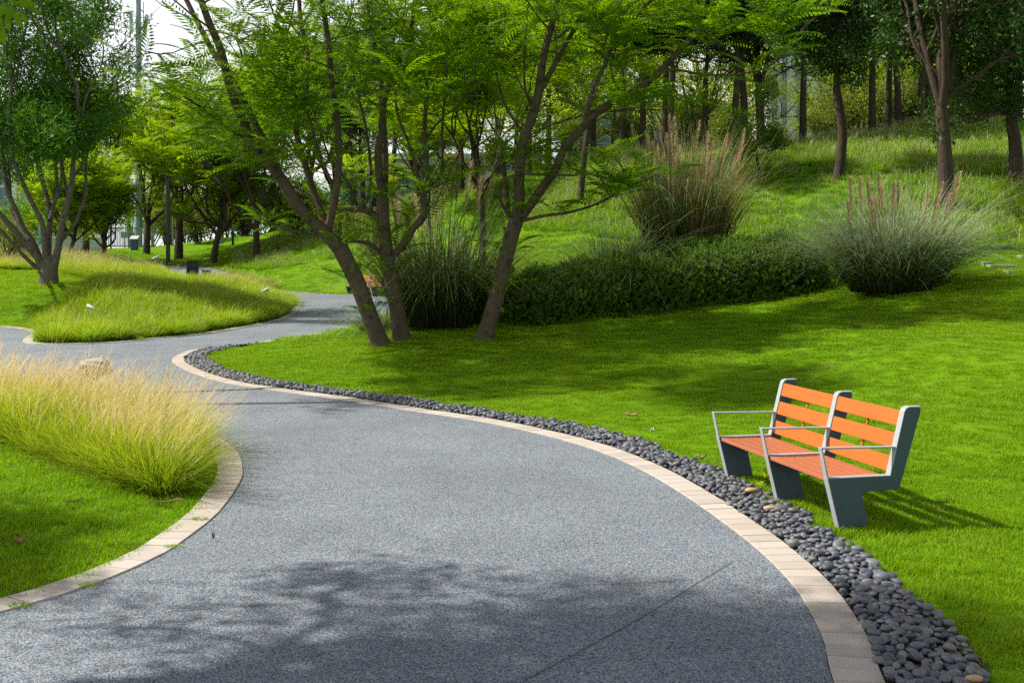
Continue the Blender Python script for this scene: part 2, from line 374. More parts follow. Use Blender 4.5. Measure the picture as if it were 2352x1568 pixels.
def build_path():
    bm = bmesh.new()
    P = [p for k, p in enumerate(PATH) if k == 0 or np.linalg.norm(p-PATH[k-1]) > .02]
    vs = [bm.verts.new((p[0], p[1], 0)) for p in P]
    es = [bm.edges.new((vs[k], vs[(k+1) % len(vs)])) for k in range(len(vs))]
    bmesh.ops.triangle_fill(bm, use_beauty=True, edges=es)
    for c in np.arange(25, 76, 2.5):
        bmesh.ops.bisect_plane(bm, geom=bm.verts[:]+bm.edges[:]+bm.faces[:], plane_co=(0, c, 0), plane_no=(0, 1, 0))
    for v in bm.verts: v.co.z = float(zp(v.co.y))
    for f in bm.faces:
        f.smooth = True
        if f.normal.z < 0: f.normal_flip()
    me = bpy.data.meshes.new("path"); bm.to_mesh(me); bm.free()
    tag(obj("path", me, M["asphalt"]), kind="structure")
build_path()

def resample(L, step):
    d = np.r_[0, np.cumsum(np.linalg.norm(np.diff(L, axis=0), axis=1))]
    s = np.arange(0, d[-1], step)
    return np.stack([np.interp(s, d, L[:, 0]), np.interp(s, d, L[:, 1])], -1)
def offs(L, w):
    T = np.gradient(L, axis=0); T /= np.linalg.norm(T, axis=1)[:, None]+1e-9
    return L+w*np.stack([T[:, 1], -T[:, 0]], -1)       # to the right of travel
def build_kerb(L, side, w=.24, tile=.20, ymax=75):
    rng = np.random.default_rng(int(abs(L[0, 0]*10)))
    L = L[L[:, 1] < ymax]
    C = resample(L, tile); O = offs(C, side*w); I = offs(C, side*.004)
    parts = []; at_ = []
    for k in range(len(C)-1):
        a0, a1, b0, b1 = I[k], I[k+1], O[k], O[k+1]
        g = .018 if C[k, 1] < 10 else (.008 if C[k, 1] < 16 else .002)
        e = (a1-a0)*g; f = (b1-b0)*g; z = float(zp(C[k, 1])); zt = z+.012+rng.normal(0, .0012); c = .0025
        q = np.array([a0+e, a1-e, b1-f, b0+f]); cen = q.mean(0); q2 = cen+(q-cen)*np.array([1-c/.1])
        V = np.vstack([np.c_[q, np.full(4, z-.12)], np.c_[q, np.full(4, zt-.004)], np.c_[q2, np.full(4, zt)]])
        Fq = [[4, 5, 9, 8], [5, 6, 10, 9], [6, 7, 11, 10], [7, 4, 8, 11], [8, 9, 10, 11], [0, 1, 5, 4], [1, 2, 6, 5], [2, 3, 7, 6], [3, 0, 4, 7]]
        parts.append((V, np.array(Fq))); at_ += [rng.uniform()]*12
    V, Fq = join(parts)
    if side > 0: Fq = Fq[:, ::-1]
    me = mesh("kerb", V, Fq, False, {"v": at_})
    tag(obj("kerb", me, M["kerb"]), kind="structure")
    # mortar bed that shows in the joints
    A, B = offs(C, side*.006), offs(C, side*(w-.004)); zz = zp(C[:, 1])+.0085
    V = np.vstack([np.c_[A, zz], np.c_[B, zz]]); n = len(C); i = np.arange(n-1)
    tag(obj("kerb_joint", mesh("kerb_joint", V, np.stack([i, i+1, i+n+1, i+n], -1)), M["joint"]), kind="structure")
build_kerb(Redge, 1, tile=.175); build_kerb(FarE, 1, tile=.4); build_kerb(Ledge, 1, tile=.3); build_kerb(Nedge, 1)

# expansion joints in the path
def joint(pts, w):
    L = catmull(onpath(pts), .15); A, B = offs(L, -w/2), offs(L, w/2); z = np.full(len(L), .004); n = len(L); i = np.arange(n-1)
    tag(obj("path_joint", mesh("path_joint", np.vstack([np.c_[A, z], np.c_[B, z]]), np.stack([i, i+1, i+n+1, i+n], -1)), M["joint"]), kind="structure")
joint([(1684, 1290), (1620, 1328), (1500, 1402), (1380, 1470), (1195, 1568), (1040, 1650)], .005)
joint([(-60, 1436), (230, 1418), (470, 1399), (900, 1372), (1300, 1347), (1590, 1332)], .004)

# pebble strip beside the right kerb
ks = np.argmin(abs(Redge[:, 1]-1)+(Redge[:, 1] > 5)*9); ke = int(np.argmin(np.hypot(Redge[:, 0]+6.0, Redge[:, 1]-26.6)))
RS = Redge[ks:ke+1]
def build_pebbles():
    rng = np.random.default_rng(5)
    L = resample(RS, .1); d = np.arange(len(L))*.1; tot = d[-1]
    wid = lambda s: .47*sstep(0, 2.2, tot-s)*(.92+.12*np.sin(s*1.7)+.06*np.sin(s*4.1))
    A = offs(L, .235); B = L*0
    T = np.gradient(L, axis=0); T /= np.linalg.norm(T, axis=1)[:, None]; Nn = np.stack([T[:, 1], -T[:, 0]], -1)
    B = A+Nn*(wid(d)[:, None]+.03)
    n = len(L); i = np.arange(n-1); z = zp(L[:, 1])-.004
    tag(obj("pebble_bed", mesh("pebble_bed", np.vstack([np.c_[A, z], np.c_[B, z+.004]]), np.stack([i, i+n, i+n+1, i+1], -1)), M["soil"]), kind="structure")
    bm = bmesh.new(); bmesh.ops.create_icosphere(bm, subdivisions=2, radius=1)
    IV = np.array([v.co[:] for v in bm.verts]); IF = np.array([[v.index for v in f.verts] for f in bm.faces]); bm.free()
    def stone(r):
        k = r.normal(size=(5, 3)); ph = r.uniform(0, 6, 5)
        w = 1+.05*sum(np.sin(IV@k[j]*1.6+ph[j]) for j in range(5))
        V = IV*w[:, None]*np.array([1, r.uniform(.62, .85), r.uniform(.36, .55)])
        V[:, 0] += .12*V[:, 1]*r.uniform(-1, 1); return V
    var = [stone(rng) for _ in range(10)]
    pts = []
    for layer, dens in ((0, 680), (1, 460)):
        m = int(tot*.47*dens); s = rng.uniform(0, tot, m); q = rng.uniform(0, 1, m)
        keep = q*.52 < wid(s)+rng.uniform(-.05, .07, m)
        s, q = s[keep], q[keep]
        base = np.stack([np.interp(s, d, L[:, j]) for j in (0, 1)], -1); nn = np.stack([np.interp(s, d, Nn[:, j]) for j in (0, 1)], -1)
        p = base+nn*(.25+q*.47)[:, None]
        sz = rng.lognormal(math.log(.032), .26, len(s)).clip(.02, .062)
        z = zp(p[:, 1])+sz*.30+layer*.022+rng.uniform(0, .012, len(s))
        pts.append(np.c_[p, z, sz])
    pts = np.vstack(pts)
    # drop the ones that sit inside another (keep a loose packing)
    order = rng.permutation(len(pts)); pts = pts[order]; cell = {}; keep = []
    for k, (x, y, z, sz) in enumerate(pts):
        c = (int(x/.08), int(y/.08)); ok = True
        for a in (-1, 0, 1):
            for b in (-1, 0, 1):
                for j in cell.get((c[0]+a, c[1]+b), ()):
                    if (pts[j, 0]-x)**2+(pts[j, 1]-y)**2+4*(pts[j, 2]-z)**2 < (.54*(sz+pts[j, 3]))**2: ok = False
        if ok: cell.setdefault(c, []).append(k); keep.append(k)
    pts = pts[keep]; pts = pts[pts[:, 1] > 3.0]
    u, v = proj(pts[:, :3]); vis = (v < 1580) & (pts[:, 1] > 4.5)
    near = np.argsort(np.where(vis, pts[:, 1], 1e9))[:298]
    isn = np.zeros(len(pts), bool); isn[near] = True
    vm = [mesh("river_pebble", V, IF, True) for V in var]
    for me in vm: me.materials.append(M["pebble"])
    for k in near:
        x, y, z, sz = pts[k]
        o = bpy.data.objects.new("river_pebble", vm[rng.integers(10)]); COL.objects.link(o)
        o.location = (x, y, z); o.scale = (sz,)*3; o.rotation_euler = (rng.normal(0, .22), rng.normal(0, .22), rng.uniform(0, 6.28))
        tag(o, "smooth dark grey river pebble in the strip between kerb and lawn", "pebble", "river pebbles beside the kerb")
    rest = pts[~isn]; parts = []; av = []
    for j in range(10):
        r = rest[j::10]
        a, b, c = rng.normal(0, .22, len(r)), rng.normal(0, .22, len(r)), rng.uniform(0, 6.28, len(r))
        Rm = np.stack([np.array(Matrix.Rotation(c[q], 3, 'Z')@Matrix.Rotation(b[q], 3, 'Y')@Matrix.Rotation(a[q], 3, 'X')) for q in range(len(r))])
        V, Fq = stamp(var[j], IF, r[:, :3], Rm, r[:, 3]); parts.append((V, Fq)); av.append(np.repeat(rng.uniform(size=len(r)), len(IV)))
    V, Fq = join(parts)
    tag(obj("pebbles", mesh("pebbles", V, Fq, True, {"v": np.concatenate(av)}), M["pebble"]), "dark river pebbles filling the strip along the kerb", None, None, "stuff")
    for (u, v, Y, sz, lab) in ((1727, 1138, 9.45, .055, "pale orange pebble among dark ones near the bench's middle leg"), (1770, 1180, 8.8, .052, "long tan pebble lying beside the kerb, in front of the bench"),
                               (2238, 1580, 5.3, .04, "small tan pebble at the lawn edge of the pebble strip")):
        p = at(u, v, EYE*F/(v-HY)); me = mesh("tan_pebble", var[3], IF, True)
        o = obj("tan_pebble", me, M["tan_pebble"], None, (p[0], p[1], .045)); o.scale = (sz*1.15, sz, sz); tag(o, lab, "pebble")
build_pebbles()

# ------------------------------------------------------------------ bench
def build_bench():
    root = empty("park_bench", (0, 0, 0), "orange-slatted park bench with grey steel sides beside the pebble strip", "bench")
    Lb = 1.97; t = .06
    prof = [(.03, -.12), (0, 0), (-.092, .368), (.416, .368), (.535, .840), (.548, .862), (.572, .871), (.655, .871), (.668, .858), (.667, .84), (.49, .267), (.18, .258), (.236, 0), (.262, -.12)]
    def prism(poly, y0, y1):
        n = len(poly); V = np.array([(a, y0, b) for a, b in poly]+[(a, y1, b) for a, b in poly])
        return V, n
    for k in range(3):
        yc = k*Lb/2
        bm = bmesh.new(); V, n = prism(prof, yc-t/2, yc+t/2); vs = [bm.verts.new(v) for v in V]
        bm.faces.new(vs[:n]); bm.faces.new(vs[n:][::-1])
        for j in range(n): bm.faces.new((vs[j], vs[(j+1) % n], vs[n+(j+1) % n], vs[n+j])[::-1])
        bmesh.ops.recalc_face_normals(bm, faces=bm.faces)
        me = bpy.data.meshes.new("side_frame"); bm.to_mesh(me); bm.free(); me.polygons.foreach_set("use_smooth", np.zeros(len(me.polygons), dtype=bool))
        fr = bevel_obj(obj("side_frame", me, M["plate"], root), .004)
        bar = []
        for run in (np.array([(.03, -.12), (0, 0), (-.092, .368)]), np.array([(-.092, .368), (.416, .368), (.535, .840), (.548, .862), (.572, .871), (.668, .871)])):
            for a, b in zip(run[:-1], run[1:]):
                d = (b-a)/np.linalg.norm(b-a); nr = np.array([-d[1], d[0]])*.006; e = d*.003; q = [a-e, b+e, b+e+nr, a-e+nr]; q = q if nr[1] > -1e-9 or True else q
                V = np.array([(x, yc-t*.5-.001, z) for x, z in q]+[(x, yc+t*.5+.001, z) for x, z in q]); bar.append((V, np.array([[0, 1, 2, 3], [7, 6, 5, 4], [0, 4, 5, 1], [1, 5, 6, 2], [2, 6, 7, 3], [3, 7, 4, 0]])))
        V, Fq = join(bar); obj("edge_bar", mesh("edge_bar", V, Fq), M["steel"], fr)
        # flat bar armrest
        w = t*.85; th = .011
        up0, up1, rear = np.array([-.090, .366]), np.array([-.138, .590]), np.array([.468, .578])
        parts = []
        for a, b in ((up0, up1), (up1, rear)):
            d = (b-a)/np.linalg.norm(b-a); nrm = np.array([-d[1], d[0]]); e = d*th/2
            q = [a-e-nrm*th/2, b+e-nrm*th/2, b+e+nrm*th/2, a-e+nrm*th/2]
            V = np.array([(x, yc-w/2, z) for x, z in q]+[(x, yc+w/2, z) for x, z in q])
            parts.append((V, np.array([[0, 1, 2, 3], [7, 6, 5, 4], [0, 4, 5, 1], [1, 5, 6, 2], [2, 6, 7, 3], [3, 7, 4, 0]])))
        V, Fq = join(parts); obj("armrest", mesh("armrest", V, Fq), M["steel"], fr)
    bx, bz = .535-.416, .84-.368; ln = math.hypot(bx, bz); bd = np.array([bx, bz])/ln; bn = np.array([-bd[1], bd[0]])
    for k in range(2):
        y0, y1 = k*Lb/2+t/2+.004, (k+1)*Lb/2-t/2-.004; yc, yl = (y0+y1)/2, y1-y0
        sl = [box((-.078+.094*(j+.5)-.003, yc, .352), (.087, yl, .030)) for j in range(5)]
        V, Fq = join(sl); bevel_obj(obj("seat", mesh("seat", V, Fq), M["seat"], root), .004)
        Rm = np.array([[bd[0], 0, bn[0]], [0, 1, 0], [bd[1], 0, bn[1]]])   # local x along the back, z out of it
        cs = [np.array([.416, .368])+bd*a-bn*.014 for a in (.085, .262, .432)]
        V, Fq = join([box((c[0], yc, c[1]), (.118, yl, .028), Rm) for c in cs])
        bk = bevel_obj(obj("backrest", mesh("backrest", V, Fq), M["slat"], root), .004)
        c = np.array([.416, .368])+bd*.26-bn*.034
        V, Fq = box((c[0], yc, c[1]), (.46, .022, .010), Rm); obj("strut", mesh("strut", V, Fq), M["slat"], bk)
        V, Fq = box((.15, yc, .326), (.40, .04, .012)); obj("seat_bearer", mesh("seat_bearer", V, Fq), M["dark_metal"], root)
    return root
bench = build_bench()
ang = math.atan2(1.92, -.44)-math.pi/2
bench.location = (2.398, 8.25, .03); bench.rotation_euler = (0, 0, ang)
b2 = copy_tree(bench); b2["label"] = "far orange bench half hidden behind the leaning trunks at the path's bend"
bench["group"] = b2["group"] = "orange park benches along the path"
p = at(797, 676, 49.4); b2.location = (p[0]+1.3, p[1]-1.48, Hs(p[0]+.65, p[1]-.74)+.02); b2.rotation_euler = (0, 0, math.radians(41))
# ------------------------------------------------------------------ scattered ground cover (stuff)
def blades(rng, n, h, w, rad, lean, segs=3, spread=1.0, wind=(0, 0), droop=.35, taper=1.0):
    """n curved blades; returns V, triangles/quads (quads), t"""
    Vs, Fs, ts = [], [], []
    for k in range(n):
        a = rng.uniform(0, 2*math.pi); r = rad*math.sqrt(rng.uniform()); b = np.array([r*math.cos(a), r*math.sin(a), 0])
        az = a+rng.normal(0, .8) if spread else rng.uniform(0, 6.28)
        le = abs(rng.normal(lean*(.35+.65*r/max(rad, 1e-6)), lean*.4)); hh = h*rng.uniform(.6, 1.12)
        d = np.array([math.cos(az)*math.sin(le), math.sin(az)*math.sin(le), math.cos(le)])
        le = min(le, 1.05); d = np.array([math.cos(az)*math.sin(le), math.sin(az)*math.sin(le), math.cos(le)])+np.array([wind[0], wind[1], 0]); d /= np.linalg.norm(d)
        hz = np.array([d[0], d[1], 0]); s = np.array([-math.sin(az), math.cos(az), 0]); yw = rng.uniform(-1, 1)
        s = s*math.cos(yw)+np.array([math.cos(az), math.sin(az), 0])*math.sin(yw)
        q = np.linspace(0, 1, segs+1)
        dr = droop*rng.uniform(.4, 1.4)
        c = b+hh*(q[:, None]*d+(q**2)[:, None]*(hz*dr*.9)-(q**2.4)[:, None]*np.array([0, 0, dr*.55]))
        ww = w*rng.uniform(.7, 1.2)*np.clip(1-taper*q**2, .12, 1)/2
        V = np.empty((2*(segs+1), 3)); V[0::2] = c-s*ww[:, None]; V[1::2] = c+s*ww[:, None]
        i = np.arange(segs)*2; Fs.append(np.stack([i, i+1, i+3, i+2], -1)+len(Vs)*2*(segs+1))
        Vs.append(V); ts.append(np.repeat(q, 2))
    return np.concatenate(Vs), np.concatenate(Fs), np.concatenate(ts)
def tuft_mesh(name, groups):
    """groups: list of (V,F,t,material)"""
    Vs, Fs, ts, mi, ms, n = [], [], [], [], [], 0
    for V, Fq, t, m in groups:
        if m not in ms: ms.append(m)
        Vs.append(V); Fs.append(Fq+n); ts.append(t); mi += [ms.index(m)]*len(Fq); n += len(V)
    me = mesh(name, np.concatenate(Vs), np.concatenate(Fs), False, {"t": np.concatenate(ts)})
    for m in ms: me.materials.append(m)
    set_mi(me, mi); return me
def scatter(name, label, P, rot, scl, idx, meshes):
    me = bpy.data.meshes.new(name); me.vertices.add(len(P)); me.vertices.foreach_set("co", np.asarray(P, np.float32).ravel())
    a = me.attributes.new("rot", 'FLOAT_VECTOR', 'POINT'); a.data.foreach_set("vector", np.asarray(rot, np.float32).ravel())
    a = me.attributes.new("scl", 'FLOAT', 'POINT'); a.data.foreach_set("value", np.asarray(scl, np.float32))
    a = me.attributes.new("idx", 'INT', 'POINT'); a.data.foreach_set("value", np.asarray(idx, np.int32))
    o = obj(name, me); tag(o, label, None, None, "stuff")
    g = bpy.data.node_groups.new(name, "GeometryNodeTree")
    g.interface.new_socket("Geometry", in_out='INPUT', socket_type='NodeSocketGeometry')
    g.interface.new_socket("Geometry", in_out='OUTPUT', socket_type='NodeSocketGeometry')
    N = g.nodes.new; L = g.links.new
    gi, go, ip, jn = N("NodeGroupInput"), N("NodeGroupOutput"), N("GeometryNodeInstanceOnPoints"), N("GeometryNodeJoinGeometry")
    for m in meshes[::-1]:      # the join puts its last link first
        so = bpy.data.objects.new(m.name, m); oi = N("GeometryNodeObjectInfo"); oi.inputs["Object"].default_value = so
        oi.inputs["As Instance"].default_value = True; L(oi.outputs["Geometry"], jn.inputs[0])
    def na(nm, ty):
        q = N("GeometryNodeInputNamedAttribute"); q.data_type = ty; q.inputs["Name"].default_value = nm
        return [s for s in q.outputs if s.enabled and s.name == "Attribute"][0]
    L(gi.outputs[0], ip.inputs["Points"]); L(jn.outputs[0], ip.inputs["Instance"]); ip.inputs["Pick Instance"].default_value = True
    L(na("idx", 'INT'), ip.inputs["Instance Index"]); L(na("rot", 'FLOAT_VECTOR'), ip.inputs["Rotation"]); L(na("scl", 'FLOAT'), ip.inputs["Scale"])
    L(ip.outputs[0], go.inputs[0])
    md = o.modifiers.new("scatter", 'NODES'); md.node_group = g
    return o
def cover(rng, x0, x1, y0, y1, dens):
    n = int((x1-x0)*(y1-y0)*dens); return rng.uniform(x0, x1, n), rng.uniform(y0, y1, n)
def infrustum(x, y, mu=90): 
    u = CX+x*F/np.maximum(y, .5); return (u > -mu) & (u < 2352+mu) & (y > 4.9)

MEADOW = [(3200, 578), (2352, 574), (2250, 578), (2150, 590), (1900, 600), (1700, 585), (1480, 560), (1340, 535), (1180, 528), (1120, 545), (950, 572), (850, 585), (720, 604), (600, 622), (520, 616), (555, 582), (640, 540), (690, 508),
          (690, 300), (3200, 200)]
MOUND = [(60, 803), (76, 768), (118, 718), (215, 668), (225, 650), (130, 622), (-140, 622), (-140, 596), (374, 596), (366, 640), (430, 652), (560, 645), (640, 660), (690, 690), (691, 712), (640, 748), (560, 765), (300, 800)]
BED = np.array([(-2.95, 9.5), (-3.0, 10.2), (-3.12, 10.9), (-3.45, 11.8), (-4.1, 12.85), (-5.0, 13.75), (-6.2, 14.6), (-8, 15.5), (-11, 16.2), (-14, 16.8), (-14, 15.8), (-9, 14), (-5.9, 12.3), (-4.75, 11.2), (-3.9, 10.4), (-3.35, 9.8)])
BEDC = np.vstack([BED, BED[:1]])
PEB = offs(resample(RS, .2), .0)
def zones(x, y, z, sd):
    u, v = proj(np.c_[x, y, z])
    bed = pip(x, y, BED); mound = pip(u, v, MOUND) & (y > 24) & (x < -5) & (sd > .2)
    mead = pip(u, v, MEADOW) & (y > 24) & (sd > .5)
    return bed, mound, mead
def build_cover():
    rng = np.random.default_rng(11)
    # --- mown lawn
    def lawn_patch(k, n, h, w, rad):
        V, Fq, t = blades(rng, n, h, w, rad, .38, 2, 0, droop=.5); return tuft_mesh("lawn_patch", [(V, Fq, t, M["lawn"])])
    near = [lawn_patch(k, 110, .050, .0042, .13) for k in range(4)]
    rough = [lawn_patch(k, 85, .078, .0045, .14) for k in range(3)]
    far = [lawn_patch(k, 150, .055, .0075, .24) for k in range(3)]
    src = near+rough+far
    Ps, Is, Ss = [], [], []
    for (x0, x1, y0, y1, dens, kind) in ((-6.5, 6.5, 5, 10.5, 95, 0), (-8, 9, 10.5, 17, 60, 0), (-12, 13, 17, 27, 30, 2), (-24, 18, 27, 50, 13, 2), (-30, 5, 50, 80, 5, 2)):
        x, y = cover(rng, x0, x1, y0, y1, dens)
        k = infrustum(x, y); x, y = x[k], y[k]; sd = sd_path(x, y); k = sd > .25; x, y, sd = x[k], y[k], sd[k]
        z = H(x, y, sd); bed, mound, mead = zones(x, y, z, sd)
        pd = polydist(x, y, PEB); rt = 1-sstep(.6, 2.4, np.hypot(x+6.0, y-26.6))*0
        k = ~(mound | mead) & ~((pd < .70+rng.uniform(-.05, .03, len(x))) & (y < 26.2)); k &= ~(bed & (rng.uniform(size=len(x)) < .6))
        x, y, z = x[k], y[k], z[k]
        left = (x < -2) & (y < 17)
        if kind == 0: ix = np.where(left & (rng.uniform(size=len(x)) < .75), rng.integers(4, 7, len(x)), rng.integers(0, 4, len(x)))
        else: ix = rng.integers(7, 10, len(x))
        edge = (polydist(x, y, PEB) < .95) & (rng.uniform(size=len(x)) < .5) & (kind == 0); ix = np.where(edge, rng.integers(4, 7, len(x)), ix)
        sc = rng.uniform(.75, 1.2, len(x))*(1+.10*wob(x, y, 1.6).clip(-.8, 1.2))*(1.0 if y0 < 27 else 1.5)
        Ps.append(np.c_[x, y, z-.012]); Is.append(ix); Ss.append(sc)
    ba, bc, bs = math.cos(ang), math.sin(ang), []                 # longer grass left standing round the bench feet
    for k in range(3):
        for q in np.r_[rng.uniform(-.04, .30, 26)]:
            yy = k*.985+rng.choice([-.075, .075])+rng.normal(0, .03); bs.append((2.398+ba*q-bc*yy, 8.25+bc*q+ba*yy))
    bs = np.array(bs); Ps.append(np.c_[bs, H(bs[:, 0], bs[:, 1])-.01]); Is.append(rng.integers(4, 7, len(bs))); Ss.append(rng.uniform(1.0, 1.5, len(bs))*.8)
    P, I, Sc = np.concatenate(Ps), np.concatenate(Is), np.concatenate(Ss)
    rot = np.c_[rng.normal(0, .08, (len(P), 2)), rng.uniform(0, 6.28, len(P))]
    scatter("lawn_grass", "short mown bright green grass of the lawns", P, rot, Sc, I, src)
    # --- meadow on the hill
    def mtuft(dry):
        V, Fq, t = blades(rng, 55, .34, .011, .22, .5, 3, 1, droop=.7); g = [(V, Fq, t, M["meadow"])]
        V, Fq, t = blades(rng, 14 if dry else 4, .46, .012, .2, .28, 3, 0, wind=(.15, 0), droop=.3, taper=.3); g.append((V, Fq, t, M["meadow_seed"]))
        return tuft_mesh("meadow_tuft", g)
    mt = [mtuft(False), mtuft(False), mtuft(True), mtuft(True)]
    x, y = cover(rng, -22, 24, 24, 86, 22); k = infrustum(x, y); x, y = x[k], y[k]; sd = sd_path(x, y); z = H(x, y, sd)
    _, mo, me_ = zones(x, y, z, sd); k = me_ & ~mo & ((y < 44) | (rng.uniform(size=len(x)) < .6)); x, y, z = x[k], y[k], z[k]
    dry = (wob(x, y, .35)+rng.normal(0, .5, len(x))) > 1.05
    scatter("meadow_grass", "knee-high rough grass with pale seed heads on the hillside", np.c_[x, y, z-.02], np.c_[rng.normal(0, .1, (len(x), 2)), rng.uniform(0, 6.28, len(x))],
            rng.uniform(.7, 1.3, len(x))*(1+.2*wob(x, y, .8)), np.where(dry, rng.integers(2, 4, len(x)), rng.integers(0, 2, len(x))), mt)
    # ---- tan feathery grass bed by the near path
    def btuft(ns):
        V, Fq, t = blades(rng, 210, .74, .0052, .13, .66, 5, 1, droop=.55); g = [(V, Fq, t, M["bed"])]
        V, Fq, t = blades(rng, ns, .98, .0034, .12, .34, 5, 1, wind=(.34, -.05), droop=.34, taper=0); g.append((V, Fq, t, M["bed_stalk"]))
        # feathery heads: tiny side hairs near the stalk tips
        hv, hf, ht = [], [], []
        for j in range(ns):
            top = V[j*12+10]; b = V[j*12+6]
            for q in np.linspace(.15, 1, 9):
                c = b+(top-b)*q; d = (top-b)/np.linalg.norm(top-b)*.05+rng.normal(0, .012, 3); s = np.cross(d, [0, 0, 1.]); s = s/(np.linalg.norm(s)+1e-9)*.0012
                hf.append(np.arange(4)+len(hv)*4); hv.append(np.array([c-s, c+s, c+d+s*.3, c+d-s*.3])); ht.append([.75, .75, 1, 1])
        g.append((np.concatenate(hv), np.array(hf), np.concatenate(ht), M["bed_stalk"]))
        return tuft_mesh("bed_tuft", g)
    bt = [btuft(q) for q in (20, 17, 20, 7, 5)]
    x, y = cover(rng, -12, -2, 8.5, 17, 15); k = pip(x, y, BED) & (CX+x*F/y > -160); x, y = x[k], y[k]
    z = H(x, y); 
    e = resample(BEDC, .28); ex, ey = e[:, 0]+rng.normal(0, .04, len(e)), e[:, 1]+rng.normal(0, .04, len(e)); k = CX+ex*F/ey > -160; ex, ey = ex[k], ey[k]
    x, y = np.r_[x, ex], np.r_[y, ey]; z = np.r_[z, H(ex, ey)]
    rz = rng.normal(0, .5, len(x))
    scatter("feather_grass", "tall tan and yellow feather grass bed beside the near path", np.c_[x, y, z-.01], np.c_[rng.normal(0, .06, (len(x), 2)), rz], rng.uniform(.82, 1.12, len(x)), np.where(polydist(x, y, BED[10:][::-1]) < .55, rng.integers(2, 5, len(x)), rng.integers(0, 4, len(x))), bt)
    # --- lime mound grass in the middle island and behind
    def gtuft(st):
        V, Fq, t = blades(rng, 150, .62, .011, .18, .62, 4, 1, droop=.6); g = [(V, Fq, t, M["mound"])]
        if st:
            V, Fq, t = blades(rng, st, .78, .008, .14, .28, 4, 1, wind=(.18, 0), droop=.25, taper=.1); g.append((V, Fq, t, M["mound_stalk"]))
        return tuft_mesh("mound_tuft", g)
    gt = [gtuft(0), gtuft(2), gtuft(12), gtuft(20)]
    x, y = cover(rng, -30, -6, 25, 66, 13); k = infrustum(x, y, 150) ; x, y = x[k], y[k]; sd = sd_path(x, y); z = H(x, y, sd)
    _, mo, _ = zones(x, y, z, sd); k = mo & (sd > .38); x, y, z, sd = x[k], y[k], z[k], sd[k]
    u, v = proj(np.c_[x, y, z]); tan = sstep(690, 650, v)*sstep(420, 640, u)*.85+sstep(632, 612, v)*.6+.04
    st = rng.uniform(size=len(x)) < tan
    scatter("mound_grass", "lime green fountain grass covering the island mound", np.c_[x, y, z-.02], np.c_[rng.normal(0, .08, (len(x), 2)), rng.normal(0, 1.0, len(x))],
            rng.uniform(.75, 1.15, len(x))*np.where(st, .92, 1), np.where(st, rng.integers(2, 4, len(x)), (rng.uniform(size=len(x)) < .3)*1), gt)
build_cover()

# ------------------------------------------------------------------ pampas clumps and hedge
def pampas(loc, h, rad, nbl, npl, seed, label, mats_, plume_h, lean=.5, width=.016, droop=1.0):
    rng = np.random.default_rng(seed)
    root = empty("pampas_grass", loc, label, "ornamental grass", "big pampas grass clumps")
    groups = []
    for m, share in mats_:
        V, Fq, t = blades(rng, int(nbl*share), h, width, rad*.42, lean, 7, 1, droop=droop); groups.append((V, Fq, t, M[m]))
    me = tuft_mesh("foliage", groups); obj("foliage", me, None, root)
    for k in range(npl):
        a, r = rng.uniform(0, 6.28), rad*.45*math.sqrt(rng.uniform()); b = np.array([r*math.cos(a), r*math.sin(a), 0])
        hh = plume_h*rng.uniform(.78, 1.08); d = np.array([math.cos(a)*.16+rng.normal(0, .05)+.04, math.sin(a)*.16+rng.normal(0, .05), 1]); q = np.linspace(0, 1, 8)
        c = b+hh*q[:, None]*d+(q**2)[:, None]*np.array([.08, 0, 0])*rng.uniform(-.4, 1.4)
        V1, F1 = tube(c, .006, 4); t1 = np.zeros(len(V1)); n1 = len(V1); hv, hf, ht = [V1], [F1], [t1]
        n = 230; s = rng.uniform(.72, 1.0, n); P = np.stack([np.interp(s, q, c[:, j]) for j in range(3)], -1); az = rng.uniform(0, 6.28, n)
        L = .115*np.sin(np.clip((s-.70)/.32, 0, 1)*math.pi)**.6*rng.uniform(.6, 1.1, n)+.02
        dd = np.stack([np.cos(az)*.6+.2, np.sin(az)*.6, np.full(n, 1.0)], -1)*L[:, None]; sd_ = np.stack([-np.sin(az), np.cos(az), az*0], -1)*.006
        V2 = np.stack([P-sd_, P+sd_, P+dd+sd_*.4, P+dd-sd_*.4], 1).reshape(-1, 3); F2 = np.arange(4*n).reshape(-1, 4)+n1
        me = mesh("plume", np.vstack([V1, V2]), [F1, F2], False, {"t": np.r_[t1, np.tile([.3, .3, 1, 1], n)]}); obj("plume", me, M["plume"], root)
    return root
def ground_at(u, v, Y):
    p = at(u, v, Y); return (p[0], p[1], Hs(p[0], p[1]))
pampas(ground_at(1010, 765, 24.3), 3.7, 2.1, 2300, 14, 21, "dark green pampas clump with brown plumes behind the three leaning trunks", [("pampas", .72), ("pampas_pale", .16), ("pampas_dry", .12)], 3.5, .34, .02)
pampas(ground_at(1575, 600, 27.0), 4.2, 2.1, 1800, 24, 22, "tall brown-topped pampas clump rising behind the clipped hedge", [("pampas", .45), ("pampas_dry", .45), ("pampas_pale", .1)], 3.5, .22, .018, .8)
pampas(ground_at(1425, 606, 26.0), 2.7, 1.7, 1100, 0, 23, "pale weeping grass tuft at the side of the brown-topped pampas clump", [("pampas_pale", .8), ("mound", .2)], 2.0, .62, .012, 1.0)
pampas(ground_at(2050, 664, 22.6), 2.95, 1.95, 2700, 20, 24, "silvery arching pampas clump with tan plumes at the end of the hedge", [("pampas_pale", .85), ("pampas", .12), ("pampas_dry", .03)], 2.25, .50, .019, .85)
pampas(ground_at(880, 755, 25.2), 1.4, 1.2, 520, 0, 25, "low weeping green tuft spilling onto the path edge behind the trunks", [("pampas_pale", .5), ("pampas", .5)], 1.2, .8, .011, 1.6)
